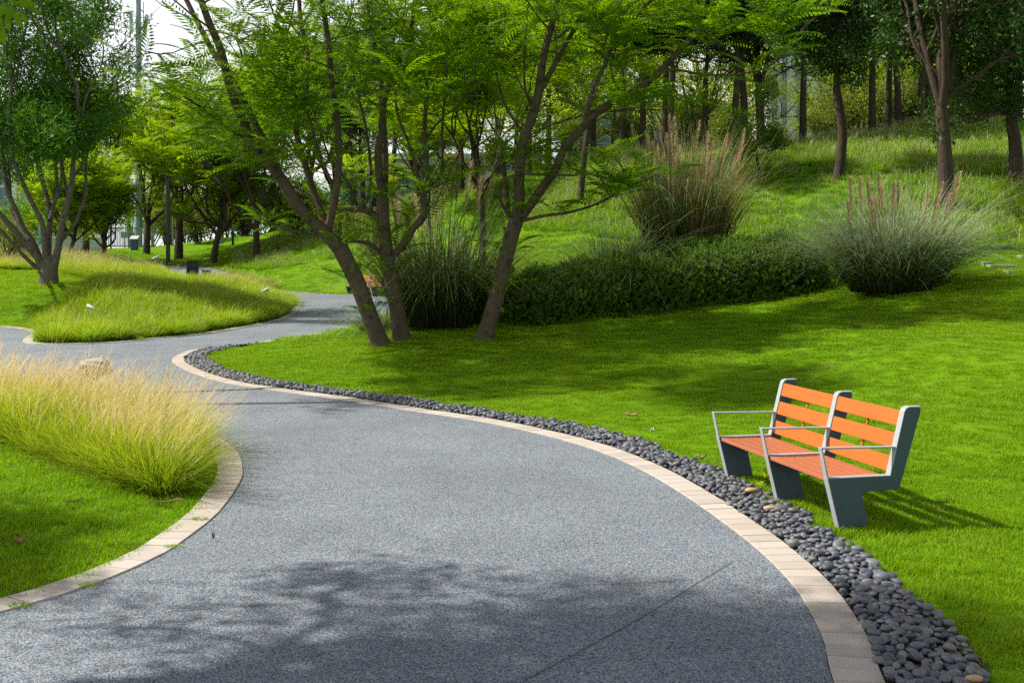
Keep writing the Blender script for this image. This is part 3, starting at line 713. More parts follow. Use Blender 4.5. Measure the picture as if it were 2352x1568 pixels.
pampas(ground_at(1250, 640, 25.8), 1.7, 1.6, 700, 0, 26, "loose light green grass tuft between the dark hedge and the leaning trunk", [("mound", .8), ("pampas_pale", .2)], 1.2, .55, .011, 1.1)

def build_hedge():
    rng = np.random.default_rng(31)
    line = catmull([at(1165, 752, 24.2)[:2], at(1330, 735, 24.5)[:2], at(1500, 722, 24.7)[:2], at(1700, 700, 25.0)[:2], at(1885, 680, 25.2)[:2]], .1)
    n = 11500; s = rng.uniform(0, 1, n); idx = s*(len(line)-1)
    base = np.stack([np.interp(idx, np.arange(len(line)), line[:, j]) for j in (0, 1)], -1)
    T = np.gradient(line, axis=0); T /= np.linalg.norm(T, axis=1)[:, None]; Nn = np.stack([-T[:, 1], T[:, 0]], -1)
    nn = np.stack([np.interp(idx, np.arange(len(line)), Nn[:, j]) for j in (0, 1)], -1)
    a = rng.uniform(-.12, math.pi+.12, n)                          # round the section, front = 0
    end = sstep(0, .07, s)*sstep(0, .09, 1-s)
    hh = (.93+.10*wob(s*20, s*0, 1)+.05*wob(s*60, s*3, 1))*(.55+.45*end); dd = .85*(.5+.5*end)
    rr = rng.uniform(.80, 1.04, n)
    off = -np.cos(a)*np.abs(np.cos(a))**-.35*dd*rr; zz = np.clip(np.sin(a), 0, 1)**.62*hh*rr
    p = base+nn*off[:, None]+T[np.clip(idx.astype(int), 0, len(T)-1)]*rng.normal(0, .05, n)[:, None]
    z0 = H(p[:, 0], p[:, 1]); P = np.c_[p, z0+zz]
    D = np.c_[nn*(-np.cos(a))[:, None], np.sin(a)+.5]+rng.normal(0, .35, (n, 3))
    # sprig: thin leaves along a shoot
    TV, TF = [], []
    for k in range(9):
        x = .02+.016*k; az = k*2.4; L = .075*(1-.04*k); d = np.array([.75, .66*math.cos(az), .66*math.sin(az)]); sdv = np.cross(d, [1, 0, 0]); sdv /= np.linalg.norm(sdv)
        b = np.array([x, 0, 0]); TV += [b, b+d*L*.45+sdv*.009, b+d*L, b+d*L*.45-sdv*.009]; TF.append(np.arange(4)+4*k)
    V, Fq = stamp(np.array(TV), np.array(TF), P, frames(D, rng), rng.uniform(.8, 1.35, n))
    c = line[len(line)//2]; o = np.array([c[0], c[1], Hs(*c)])
    root = empty("hedge", o, "low rounded dark green hedge running from the trunks to the silvery pampas", "hedge")
    obj("foliage", mesh("foliage", V-o, Fq, False, {"v": np.repeat(rng.uniform(size=n), 36)}), M["hedge"], root)
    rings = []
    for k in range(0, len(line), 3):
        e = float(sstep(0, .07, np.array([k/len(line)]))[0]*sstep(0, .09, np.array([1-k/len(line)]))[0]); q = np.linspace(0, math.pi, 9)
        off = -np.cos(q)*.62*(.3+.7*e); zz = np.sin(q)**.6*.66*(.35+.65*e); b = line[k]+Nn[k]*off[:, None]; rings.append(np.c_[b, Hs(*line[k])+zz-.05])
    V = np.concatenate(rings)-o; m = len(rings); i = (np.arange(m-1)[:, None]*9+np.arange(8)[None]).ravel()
    obj("light_block", mesh("light_block", V, np.stack([i, i+1, i+10, i+9], -1), True), M["hedge_core"], root)  # added dark shell under the leaves, blocks light through the hedge; no modelled wood
build_hedge()
# ------------------------------------------------------------------ trees
def frond_template(npair=11, pl=.22, w=.030, droop=.5, jag=False):
    V, Fq = [], []
    for i in range(npair):
        t = .10+.90*i/(npair-1); c = np.array([t, 0, .30*t-droop*t*t]); l = pl*math.sin(math.pi*(.12+.80*t))**.7+.02
        for sg in (-1, 1):
            d = np.array([.55, sg*.80, -.20-.25*t]); d /= np.linalg.norm(d); s = np.array([.8, -sg*.5, 0.15]); s /= np.linalg.norm(s)
            m = c+d*l*.5; b = len(V); V += [c, m+s*w*.5, c+d*l, m-s*w*.5]; Fq.append([b, b+1, b+2, b+3])
    return np.array(V), np.array(Fq)
def leaf_cluster(n, L, w, R, rng, hang=.2):
    V, Fq = [], []
    for i in range(n):
        p = rng.normal(0, 1, 3); p *= R*rng.uniform(.3, 1)/np.linalg.norm(p); d = p/np.linalg.norm(p)+rng.normal(0, .5, 3)-np.array([0, 0, hang]); d /= np.linalg.norm(d)
        s = np.cross(d, rng.normal(0, 1, 3)); s /= np.linalg.norm(s); l = L*rng.uniform(.7, 1.25); b = len(V)
        V += [p, p+d*l*.45+s*w/2, p+d*l, p+d*l*.45-s*w/2]; Fq.append([b, b+1, b+2, b+3])
    return np.array(V), np.array(Fq)
class Tree:
    def __init__(s, seed): s.rng = np.random.default_rng(seed); s.tubes = []; s.tips = []; s.k = 7
    def limb(s, P, r0, r1, k=None, pw=1.0, flare=0):
        P = np.asarray(P, float); q = np.linspace(0, 1, len(P)); L = np.r_[0, np.cumsum(np.linalg.norm(np.diff(P, axis=0), axis=1))]
        s.tubes.append(tube(P, (r0+(r1-r0)*q**pw)*(1+flare*np.exp(-L/.22)), k or s.k)); return P
    def grow(s, p, d, r, L, lvl, up=.12, kids=3, ang=.75, wander=.20, kr=.62, kl=.66):
        rng = s.rng; n = 6; P = [np.array(p, float)]; d = np.array(d, float)/np.linalg.norm(d)
        for i in range(n):
            d = d+rng.normal(0, wander, 3)+np.array([0, 0, up]); d /= np.linalg.norm(d); P.append(P[-1]+d*L/n)
        s.limb(P, r, r*.45, 6 if r > .02 else 4); P = np.array(P)
        if lvl == 0:
            s.tips.append((P[-1], d)); s.tips.append((P[3], d)); return
        for k in range(kids):
            i = rng.integers(2, n+1) if k else n; a = rng.normal(0, 1, 3); a -= d*np.dot(a, d); a /= np.linalg.norm(a)
            c = d*math.cos(ang*rng.uniform(.6, 1.2))+a*math.sin(ang*rng.uniform(.6, 1.2))
            s.grow(P[i], c if k else d+a*.25, r*kr*(1 if k else 1.15), L*kl*rng.uniform(.8, 1.2), lvl-1, up, kids, ang, wander, kr, kl)
    def trunk_mesh(s, origin):
        V, Fq = join(s.tubes); return mesh("trunk", V-origin, Fq, True)
    def fronds(s, origin, T, per=8, size=.55, keep=None, up=.25):
        rng = s.rng; P, D = [], []
        for p, d in s.tips:
            if keep is not None and not keep(p): continue
            az0 = rng.uniform(0, 6.28)
            for j in range(per):
                az = az0+j*6.283/per+rng.normal(0, .25); e = rng.uniform(-.25, .55)
                D.append(np.array([math.cos(az)*math.cos(e), math.sin(az)*math.cos(e), math.sin(e)+up])+.35*np.asarray(d)); P.append(p+rng.normal(0, .05, 3))
        P, D = np.array(P), np.array(D); n = len(P)
        V, Fq = stamp(T[0], T[1], P, frames(D, rng), size*rng.uniform(.6, 1.2, n))
        return mesh("crown", V-origin, Fq, False, {"v": np.repeat(rng.uniform(size=n), len(T[0]))})
    def leaves(s, origin, T, per=12, rad=.45, size=1.0, extra=None):
        rng = s.rng; P = np.array([t[0] for t in s.tips]); P = np.repeat(P, per, 0); n = len(P)
        g = rng.normal(size=(n, 3)); g *= (rad*rng.uniform(.1, 1, n)**.5/np.linalg.norm(g, axis=1))[:, None]; g[:, 2] *= .75; P = P+g
        if extra is not None: P = np.vstack([P, extra]); n = len(P)
        Vs, Fs, vs, off = [], [], [], 0
        for j, t in enumerate(T):
            q = P[j::len(T)]; V, Fq = stamp(t[0], t[1], q, rand_rot(len(q), rng), size*rng.uniform(.75, 1.25, len(q)))
            Vs.append(V); Fs.append(Fq+off); off += len(V); vs.append(np.repeat(rng.uniform(size=len(q)), len(t[0])))
        return mesh("crown", np.concatenate(Vs)-origin, np.concatenate(Fs), False, {"v": np.concatenate(vs)})
def plant_tree(name, origin, label, cat, group, tr, crown, bark, leaf):
    root = empty(name, origin, label, cat, group)
    obj("trunk", tr, M[bark], root); obj("crown", crown, M[leaf], root); return root

FR = frond_template(12, .23, .046, .5); FR_FAR = frond_template(8, .26, .06, .55)
_r = np.random.default_rng(77)
BROAD = [leaf_cluster(9, .12, .050, .20, _r, .3) for _ in range(4)]
NARROW = [leaf_cluster(9, .15, .038, .22, _r, .6) for _ in range(4)]
FINE = [leaf_cluster(10, .085, .045, .18, _r, .1) for _ in range(4)]

Z2 = lambda p: (459.4+p[0]/1.896, p[1]/1.896)
Z3 = lambda p: (1010.7+p[0]/1.896, p[1]/1.896)
def hero(label, seed, base, Y, limbs, Z, size=.78, per=6, prune=None):
    """limbs: (points in the zoomed photo, width0, width1 in zoomed px, depth shift at its end, end continues upward?, side shoots)"""
    t = Tree(seed); rng = t.rng; o = np.array(ground_at(*base, Y)); px = Y/F/1.896/2
    for pts, w0, w1, dy, cont, shoots in limbs:
        q = np.linspace(0, 1, len(pts)); d0 = 0
        if isinstance(dy, tuple): d0, dy = dy
        W = []
        for (a, k) in zip(pts, q):
            u, v = Z(a); W.append(at(u, v, Y+d0+(dy-d0)*k))
        if pts is limbs[0][0]: W[0] = o-np.array([0, 0, .12])
        W = catmull(W, .12); t.limb(W, w0*px*1.12, w1*px*1.25, 10, .8 if pts is limbs[0][0] else 1, .45 if pts is limbs[0][0] else 0)
        L = len(W)
        for k in range(int(shoots*1.1)):
            i = int(L*rng.uniform(.35, 1)); i = min(i, L-1); dd = W[i]-W[max(0, i-3)]; dd /= np.linalg.norm(dd)+1e-9
            if W[i][2] < 3.3: continue
            a = rng.normal(0, 1, 3)*np.array([1, 1.2, .4]); a -= dd*np.dot(a, dd); a /= np.linalg.norm(a)
            t.grow(W[i], a*.9+dd*.45, max(.010, w1*px*.45), rng.uniform(1.0, 2.1), 1, .05, 3, .7, .2, .6, .55)
        dd = W[-1]-W[-4]; dd /= np.linalg.norm(dd)
        if cont: t.grow(W[-1], dd, w1*px, rng.uniform(1.3, 1.9), 1, .06, 3, .75, .2, .62, .72)
        else: t.tips += [(W[-1], dd), (W[-6], dd), (W[-12 if L > 12 else 0], dd)]
    return plant_tree("feather_leaf_tree", o, label, "tree", "three leaning feather-leaved trees beside the pampas", t.trunk_mesh(o), t.fronds(o, FR, per, size, lambda p: (p[2] < 6.9 or rng.uniform() < .2) and not (prune is not None and pip(*[np.array([c]) for c in (CX+p[0]*F/p[1], HY-(p[2]-EYE)*F/p[1])], prune)[0])), "bark", "frond")

hero("tree with the leftmost of the three leaning trunks, bending far out over the path", 41, (880, 794), 22.0, [
    ([(785, 1500), (730, 1350), (680, 1220), (610, 1080)], 64, 58, 0, False, 0),
    ([(622, 1105), (540, 1010), (430, 900), (340, 760), (230, 620), (175, 500), (130, 380), (90, 220), (40, 100), (0, -10)], 52, 22, -1.0, True, 4),
    ([(345, 770), (290, 640), (200, 460), (130, 330), (70, 250), (0, 120), (-60, 0)], 30, 18, (-.45, .4), True, 4),
    ([(580, 1060), (545, 960), (500, 850), (430, 620), (420, 540), (460, 400), (470, 250), (440, 100), (430, -10)], 30, 15, .9, True, 5),
    ([(560, 990), (590, 850), (605, 660), (590, 480), (570, 350), (560, 200), (530, -10)], 32, 18, -.5, True, 5),
    ([(585, 820), (540, 720), (500, 600), (470, 500), (400, 390)], 14, 6, -.9, False, 4),
    ([(440, 100), (380, 100), (330, 80), (300, 0)], 10, 6, (.8, 1.2), True, 1),
    ([(230, 620), (120, 560), (20, 480), (-70, 420)], 12, 6, -1.6, False, 4),
], Z2, prune=[(250, 95), (360, 75), (430, 60), (460, 120), (430, 150), (390, 160), (250, 150)])
hero("tree with the middle, nearly upright trunk among the three leaning ones", 42, (925, 780), 22.5, [
    ([(880, 1485), (850, 1300), (820, 1150), (800, 1000), (795, 900), (795, 860)], 64, 46, 0, False, 0),
    ([(795, 880), (775, 680), (790, 560), (800, 450), (830, 350), (870, 260), (910, 160), (940, 0)], 34, 14, -.7, True, 6),
    ([(800, 880), (806, 700), (795, 500), (780, 300), (740, 120), (720, -10)], 32, 14, 1.1, True, 5),
    ([(785, 955), (720, 915), (620, 905), (540, 885), (470, 850), (400, 825)], 32, 12, .9, False, 3),
    ([(700, 905), (735, 850), (740, 700), (710, 500), (660, 300), (650, 120)], 15, 8, (.3, 1.4), True, 4),
    ([(690, 905), (640, 790), (570, 700), (520, 560)], 12, 6, (.4, -.6), False, 4),
    ([(838, 1115), (890, 1060), (930, 990), (975, 940), (972, 830)], 30, 26, -.4, False, 0),
    ([(972, 840), (985, 740), (975, 600), (985, 450), (985, 350), (930, 220), (850, 40), (820, -20)], 22, 10, (-.4, .5), True, 5),
    ([(968, 840), (930, 690), (900, 600), (860, 500), (850, 380)], 14, 7, (-.4, -1.2), False, 4),
    ([(985, 820), (1050, 760), (1055, 570), (1068, 400), (1082, 250), (1150, 120)], 13, 7, (-.4, .9), True, 4),
    ([(976, 850), (1010, 820), (1090, 785)], 12, 6, (-.4, -1.0), False, 1),
    ([(803, 1115), (740, 1062), (660, 1050), (590, 1040), (520, 1020), (400, 1005), (290, 965)], 17, 9, -.9, False, 1),
    ([(985, 600), (1050, 520), (1140, 440), (1200, 330)], 11, 5, (-.1, -1.0), False, 3),
], Z2)
hero("tree with the rightmost, spotted trunk and the long limb reaching right", 43, (1108, 781), 22.0, [
    ([(195, 1485), (232, 1340), (270, 1190), (305, 1050), (335, 950)], 62, 54, 0, False, 0),
    ([(330, 965), (345, 860), (345, 760), (370, 600), (405, 500), (430, 400), (450, 250), (500, 50), (512, -10)], 48, 22, -.8, True, 6),
    ([(425, 420), (490, 300), (560, 170), (600, 100), (620, 30), (632, -10)], 24, 14, (-.45, -.9), True, 3),
    ([(598, 105), (700, 48), (775, -5)], 14, 8, (-.75, -.2), True, 2),
    ([(355, 945), (430, 840), (500, 740), (545, 640), (600, 580), (660, 510), (760, 440), (860, 390), (960, 310), (1060, 200), (1140, 120), (1200, 60), (1245, -10)], 38, 17, -1.8, True, 3),
    ([(625, 545), (660, 400), (720, 280), (760, 180), (860, 60), (935, -10)], 20, 10, (-.75, -1.3), True, 4),
    ([(930, 335), (1010, 305), (1150, 325), (1280, 325), (1380, 310), (1430, 290), (1500, 240)], 10, 5, (-1.2, -2.3), False, 3),
    ([(345, 965), (450, 940), (560, 925), (690, 885), (790, 825)], 14, 7, -1.4, False, 0),
    ([(790, 825), (800, 740), (760, 690)], 7, 4, (-1.4, -1.6), False, 0), ([(790, 825), (850, 800), (930, 770)], 7, 4, (-1.4, -1.3), False, 0), ([(740, 855), (690, 760), (650, 720)], 7, 4, (-1.4, -1.5), False, 0),
    ([(318, 965), (262, 870), (270, 800), (330, 760), (440, 760), (600, 765)], 13, 6, -.7, False, 0),
    ([(372, 640), (345, 560), (280, 450), (230, 270), (180, 60), (150, -10)], 13, 6, .9, True, 4),
    ([(610, 130), (690, 190), (760, 220), (890, 205)], 9, 4, (-.8, -1.4), False, 2),
    ([(410, 490), (370, 380), (370, 200), (380, 40)], 11, 6, (-.5, .5), True, 3),
], Z3)

def feather(seed, Hh, th, r, nl, spread, far=True, per=6, size=.75, lvl=3, stems=1):
    t = Tree(seed); rng = t.rng; o = np.zeros(3)
    for st in range(stems):
        a = rng.uniform(0, 6.28); lean = .10 if stems == 1 else .22
        P = catmull([[0, 0, -.15], [math.cos(a)*lean*th*.5, math.sin(a)*lean*th*.5, th*.5], [math.cos(a)*lean*th*1.2, math.sin(a)*lean*th*1.2, th]], .3)
        t.limb(P, r*1.15, r*.75, 8)
        for k in range(nl):
            az = a+k*6.283/nl+rng.normal(0, .3); e = rng.uniform(.45, 1.2)
            t.grow(P[-1-rng.integers(0, 2)], [math.cos(az)*math.cos(e), math.sin(az)*math.cos(e), math.sin(e)], r*.5, spread*rng.uniform(.75, 1.2), lvl, .10, 3, .75, .16, .6, .66)
        t.grow(P[-1], [.1, 0, 1], r*.6, (Hh-th)*.45, lvl, .1, 3, .7, .16, .6, .66)
    return t.trunk_mesh(o), t.fronds(o, FR_FAR if far else FR, per, size)
def broadleaf(seed, Hh, th, r, nl, spread, T, per, rad, lvl=2, fork=0, size=1.0, fill=None):
    t = Tree(seed); rng = t.rng; o = np.zeros(3); a = rng.uniform(0, 6.28)
    top = np.array([math.cos(a)*.12, math.sin(a)*.12, th])
    P = catmull([[0, 0, -.2], [rng.normal(0, .05), rng.normal(0, .05), th*.5], top], .3); t.limb(P, r*1.2, r*.85, 9, 1, .4)
    if fork:
        for k in range(fork):
            az = a+k*6.283/fork; t.grow(top, [math.cos(az)*.32, math.sin(az)*.32, 1], r*.62, (Hh-th)*.62, lvl, .1, 4, .8, .08, .55, .5)
    for k in range(nl):
        az = k*2.4+rng.normal(0, .3); h = rng.uniform(0, .65)*(Hh-th); e = rng.uniform(-.15, .65)
        t.grow(top+np.array([0, 0, h*.9-.1]), [math.cos(az)*math.cos(e), math.sin(az)*math.cos(e), math.sin(e)], r*.38, spread*rng.uniform(.7, 1.1)*(1-.45*h/(Hh-th)), lvl-1, .08, 4, .8, .16, .6, .6)
    t.grow(top, [0, 0, 1], r*.75, (Hh-th)*.75, lvl, .1, 4, .8, .07, .5, .5)
    return t.trunk_mesh(o), t.leaves(o, T, per, rad, size, lumps(rng, *fill) if fill else None)
def lumps(rng, c, rad, nl, per):
    d = rng.normal(size=(nl, 3)); d /= np.linalg.norm(d, axis=1)[:, None]; C = np.array(c)+d*np.array(rad)*rng.uniform(.35, .95, nl)[:, None]
    g = rng.normal(size=(nl, per, 3)); g *= (rng.uniform(.15, 1, (nl, per))**.4/np.linalg.norm(g, axis=2))[..., None]
    return (C[:, None]+g*np.array([.62, .62, .42])*rng.uniform(.7, 1.2, nl)[:, None, None]).reshape(-1, 3)
def shrub(seed, h, w, T, n, stems=7):
    t = Tree(seed); rng = t.rng
    for k in range(stems):
        az = rng.uniform(0, 6.28); t.grow([rng.normal(0, .06), rng.normal(0, .06), -.05], [math.cos(az)*w/h*.55, math.sin(az)*w/h*.55, 1], .03, h*.62, 1, .05, 3, .6, .15, .6, .6)
    return t.trunk_mesh(np.zeros(3)), t.leaves(np.zeros(3), T, n, .34*w/1.2)
class Kind:
    def __init__(s, name, cat, variants, bark, leaf): s.name, s.cat, s.v, s.bark, s.leaf, s.n = name, cat, variants, bark, leaf, 0
    def put(s, u, v, Y, label, group=None, sc=1.0, rz=None, xyz=None, var=None):
        o = ground_at(u, v, Y) if xyz is None else xyz; k = s.n if var is None else var; tr, cr = s.v[k % len(s.v)]; s.n += 1
        root = empty(s.name, o, label, s.cat, group, rz if rz is not None else (s.n*2.39))
        root.scale = (sc, sc, sc)
        a = bpy.data.objects.new("trunk", tr); b = bpy.data.objects.new("crown", cr)
        for q, m in ((a, s.bark), (b, s.leaf)):
            if not q.data.materials: q.data.materials.append(M[m])
            COL.objects.link(q); q.parent = root
        return root
RIDGE = Kind("broad_leaf_tree", "tree", [broadleaf(50+k, 8.6, 2.9+.2*k, .125, 12, 2.3, BROAD, 12, .5, fill=((0, 0, 5.9), (2.0, 2.0, 2.3), 38, 22)) for k in range(3)], "bark_dark", "broad")
FORK = Kind("broad_leaf_tree", "tree", [broadleaf(60, 9.0, 2.3, .17, 8, 2.0, BROAD, 15, .5, 2, 3)], "bark_dark", "broad")
LIGHT = Kind("light_leaf_tree", "tree", [broadleaf(70+k, 8.5, 2.0, .12, 14, 2.5, FINE, 11, .6) for k in range(2)]+[broadleaf(73, 8.5, 1.6, .12, 12, 2.5, FINE, 11, .6, 2, 2)], "bark_dark", "light")
FEATH = Kind("feather_leaf_tree", "tree", [feather(80, 7, 2.0, .17, 5, 2.4), feather(81, 6.5, 1.7, .16, 5, 2.5), feather(82, 6.5, 1.5, .14, 4, 2.2, stems=2), feather(83, 7.6, 3.0, .10, 4, 1.9)], "bark_dark", "frond_bright")
SHRUB = Kind("shrub", "shrub", [shrub(90, 1.9, 1.5, FINE, 9), shrub(91, 1.5, 1.6, FINE, 9)], "bark_dark", "shrub")
G1 = "dark-trunked trees along the hill ridge"; G2 = "light green trees beyond the hill"; G3 = "feather-leaved trees between path and hill"; G4 = "yellow-green shrubs along the hill ridge"; G5 = "trees around the low pale wall"
# --- the ridge, left to right
for a in [(1844, 333, 42, "ridge tree standing alone before the white cladding with blue strips", 1.0), (2004, 312, 42.5, "ridge tree just behind the tree whose crown hangs low over the slope", 1.02),
          (2041, 300, 44, "thin ridge trunk with a small blue tag, one of a close pair", .95), (2060, 305, 43, "ridge trunk standing right of the one with the blue tag", 1.0),
          (2119, 295, 42.5, "ridge trunk immediately left of the forked tree above the silvery pampas", 1.0), (2132, 291, 43, "ridge trunk with a blue tag behind the forked tree above the silvery pampas", .97), (2203, 281, 43, "dark straight ridge trunk directly right of the forked tree's stems", 1.0),
          (2341, 286, 42.5, "ridge tree at the crest behind the rightmost slope tree", 1.05), (1690, 353, 41, "left trunk of the close dark pair behind the small round tree", 1.0), (1708, 340, 41.5, "right, thicker trunk of the close dark pair behind the small round tree", 1.1),
          (1541, 366, 41.5, "dark ridge trunk with a side limb, above the brown-topped pampas", 1.0), (1529, 364, 42.5, "slim lighter trunk hugging the dark one above the brown-topped pampas", .95), (1620, 364, 42, "forking ridge trunk in front of the blue glass", .95),
          (1430, 348, 43, "pale straight ridge trunk, first to the left of the brown plumes", .92), (1477, 353, 43, "ridge trunk midway between the pale one and the dark pair", .92), (1364, 350, 45, "thin dark ridge trunk beside the low spreading fronds", .9)]:
    RIDGE.put(a[0], a[1], a[2], a[3], G1, a[4])
FORK.put(1749, 352, 43, "ridge tree forking in a V just above the small round tree", G1, .95, 1.2)
FORK.put(2175, 462, 28, "three-stemmed tree rising straight behind the silvery pampas", None, 1.08, .4)
SLOPE = Kind('broad_leaf_tree', 'tree', [broadleaf(63, 8.2, 2.7, .135, 14, 2.4, BROAD, 14, .5, fill=((0, 0, 4.9), (2.35, 2.35, 1.9), 95, 26)), broadleaf(64, 7.6, 1.9, .17, 15, 2.5, BROAD, 14, .5, fill=((-.1, 0, 4.0), (2.1, 2.1, 2.0), 95, 26))], 'bark_dark', 'broad')
SLOPE.put(1924, 411, 33, 'dark round-crowned tree in the middle of the grassy slope', None, 1.0, .6)
SLOPE.put(2328, 425, 30, 'dark tree at the edge of the slope with its crown hanging low', None, 1.0, 2.0)
t_, c_ = broadleaf(95, 2.5, .62, .045, 10, .85, FINE, 9, .28, 2, 0, .8)
plant_tree("round_tree", ground_at(1746, 408, 35), "small round dark bush-tree on a thin stem on the slope", "tree", None, t_, c_, "bark_dark", "hedge")
# --- the middle distance behind the three trunks
for u, v, Y, lab, sc in [(810, 490, 66, "background trunk seen between the leaning trunk's fork and the upright one", 1.35), (833, 474, 68, "dark background trunk just left of the upright trunk's crook", 1.35), (902, 469, 61, "background trunk on the meadow edge right of the upright trunk", 1.2),
                         (957, 458, 57, "dark background trunk behind the fork of the curved limb", 1.1), (1060, 440, 52, "trunk on the meadow crest left of the spotted trunk", .95), (1092, 438, 51, "slim trunk on the meadow crest nearest the spotted trunk", .9), (1215, 400, 46, "thin trunk on the crest right of the spotted trunk", .9), (1260, 385, 46, "second crest trunk right of the spotted trunk", .95)]:
    RIDGE.put(u, v, Y, lab, G1, sc)
FEATH.put(997, 511, 46, "feather-leaved tree with a pale straight stem behind the dark pampas", G3, 1.1, .3, None, 3)
FEATH.put(1110, 600, 27.5, "slanting pale-stemmed tree just behind the dark pampas and spotted trunk", G3, .9, 2.6, None, 3)
FEATH.put(1330, 470, 36, "bright feathery tree on the slope behind the long reaching limb", G3, 1.1, 4.2, None, 3)
FEATH.put(1170, 455, 43, "bright feathery tree on the slope behind the spotted trunk", G3, 1.1, 1.1, None, 3)
FEATH.put(489, 604, 70, "feather-leaved tree with two dark stems beside the black bin", G3, 1.45, .9, None, 2)
FEATH.put(589, 600, 68, "feather-leaved tree with one dark trunk at the foot of the meadow", G3, 1.45, 2.2, None, 1)
FEATH.put(410, 576, 74, "old thick-trunked tree behind the lamp post", G3, 1.6, 3.3, None, 0)
FEATH.put(336, 578, 78, "tree in front of the pale railing fence", G3, 1.5, 5.0, None, 1)
FEATH.put(700, 515, 80, "feathery tree at the top of the meadow left of the leaning trunk", G3, 1.8, 1.7, None, 0)
FEATH.put(760, 515, 78, "feathery tree on the meadow top hidden by the leaning trunk", G3, 1.8, 4.4, None, 1)
FEATH.put(560, 550, 86, "bright feathery tree behind the two-stemmed one", G3, 1.7, .2, None, 0)
FEATH.put(195, 580, 72, "thick dark trunk behind the pale multi-stemmed tree", G5, 1.5, 2.9, None, 1)
FEATH.put(240, 600, 60, "small branching tree with bright fronds in front of the fence", G5, .85, 1.9, None, 2)
FEATH.put(157, 602, 58, "thin many-stemmed tree right of the pale multi-stemmed trunk", G5, .8, .5, None, 2)
for k, (u, Y, sc) in enumerate([(630, 84, 1.6), (860, 74, 1.5), (960, 72, 1.6), (1080, 70, 1.5), (1180, 66, 1.5), (1290, 64, 1.4), (1400, 62, 1.4), (1500, 66, 1.5), (1590, 60, 1.3), (1680, 64, 1.4), (1720, 66, 1.3), (1960, 58, 1.25), (2030, 60, 1.3), (2110, 57, 1.3), (2190, 60, 1.35), (2270, 56, 1.3), (2360, 58, 1.35), (2450, 55, 1.3), (300, 100, 1.5), (450, 96, 1.6), (130, 105, 1.45)]):
    x = (u-CX)*Y/F
    LIGHT.put(0, 0, 0, "light green tree in the far row beyond the crest of the hill" if u > 700 else "light green tree far behind the pale railing fence", G2 if u > 700 else "light trees behind the fence", sc, None, (x, Y, Hs(x, Y)))
for k, (u, Y, sc) in enumerate([(1600, 46, 1.0), (1665, 47, 1.1), (1790, 47, .6), (1880, 45, .8), (1905, 46, 1.3), (1950, 45.5, 1.1), (2020, 46, 1.2), (2090, 45, 1.3), (2150, 45, 1.2), (2240, 44.5, 1.2), (2290, 45, 1.2), (1450, 47, 1.1), (1310, 48, 1.1), (1150, 51, 1.2), (1030, 53, 1.2), (930, 55, 1.2), (860, 56, 1.2), (770, 60, 1.4)]):
    x = (u-CX)*Y/F
    SHRUB.put(0, 0, 0, "loose yellow-green shrub on the crest of the hill behind the trunks", G4, sc, None, (x, Y, Hs(x, Y)))
DARK = Kind('shrub', 'shrub', [shrub(92, 2.2, 1.9, FINE, 12), shrub(93, 1.8, 2.1, FINE, 12)], 'bark_dark', 'frond')
for k, (u, Y, sc) in enumerate([(345, 100, 2.3), (390, 97, 2.6), (430, 102, 2.2), (475, 98, 2.7), (520, 101, 2.4), (560, 104, 2.8), (605, 99, 2.5), (650, 97, 2.6), (700, 100, 2.4), (745, 96, 2.5), (230, 108, 2.4), (170, 112, 2.6), (100, 104, 2.2), (40, 106, 2.5)]):
    x = (u-CX)*Y/F
    DARK.put(0, 0, 0, 'tall dense green shrub in the far row behind the fence and lamp posts', 'dense shrubs in the far row', sc, None, (x, Y, Hs(x, Y)))
for k, (u, v, Y, sc, lab) in enumerate([(455, 566, 84, 2.0, "dark shrub behind the old trunk by the lamp post"), (560, 552, 86, 2.2, "shrub behind the grey sign post"), (380, 572, 88, 2.0, "shrub right of the pale railing fence"), (630, 540, 84, 2.2, "shrub at the far foot of the meadow"), (15, 605, 52, 1.1, "yellow-green shrub at the edge of the lawn by the pale wall"), (50, 600, 58, .9, "small flowering shrub beside the pale wall"), (690, 515, 75, 2.2, "shrub on the meadow's top behind the leaning trunk")]):
    SHRUB.put(u, v, Y, lab, None, sc)

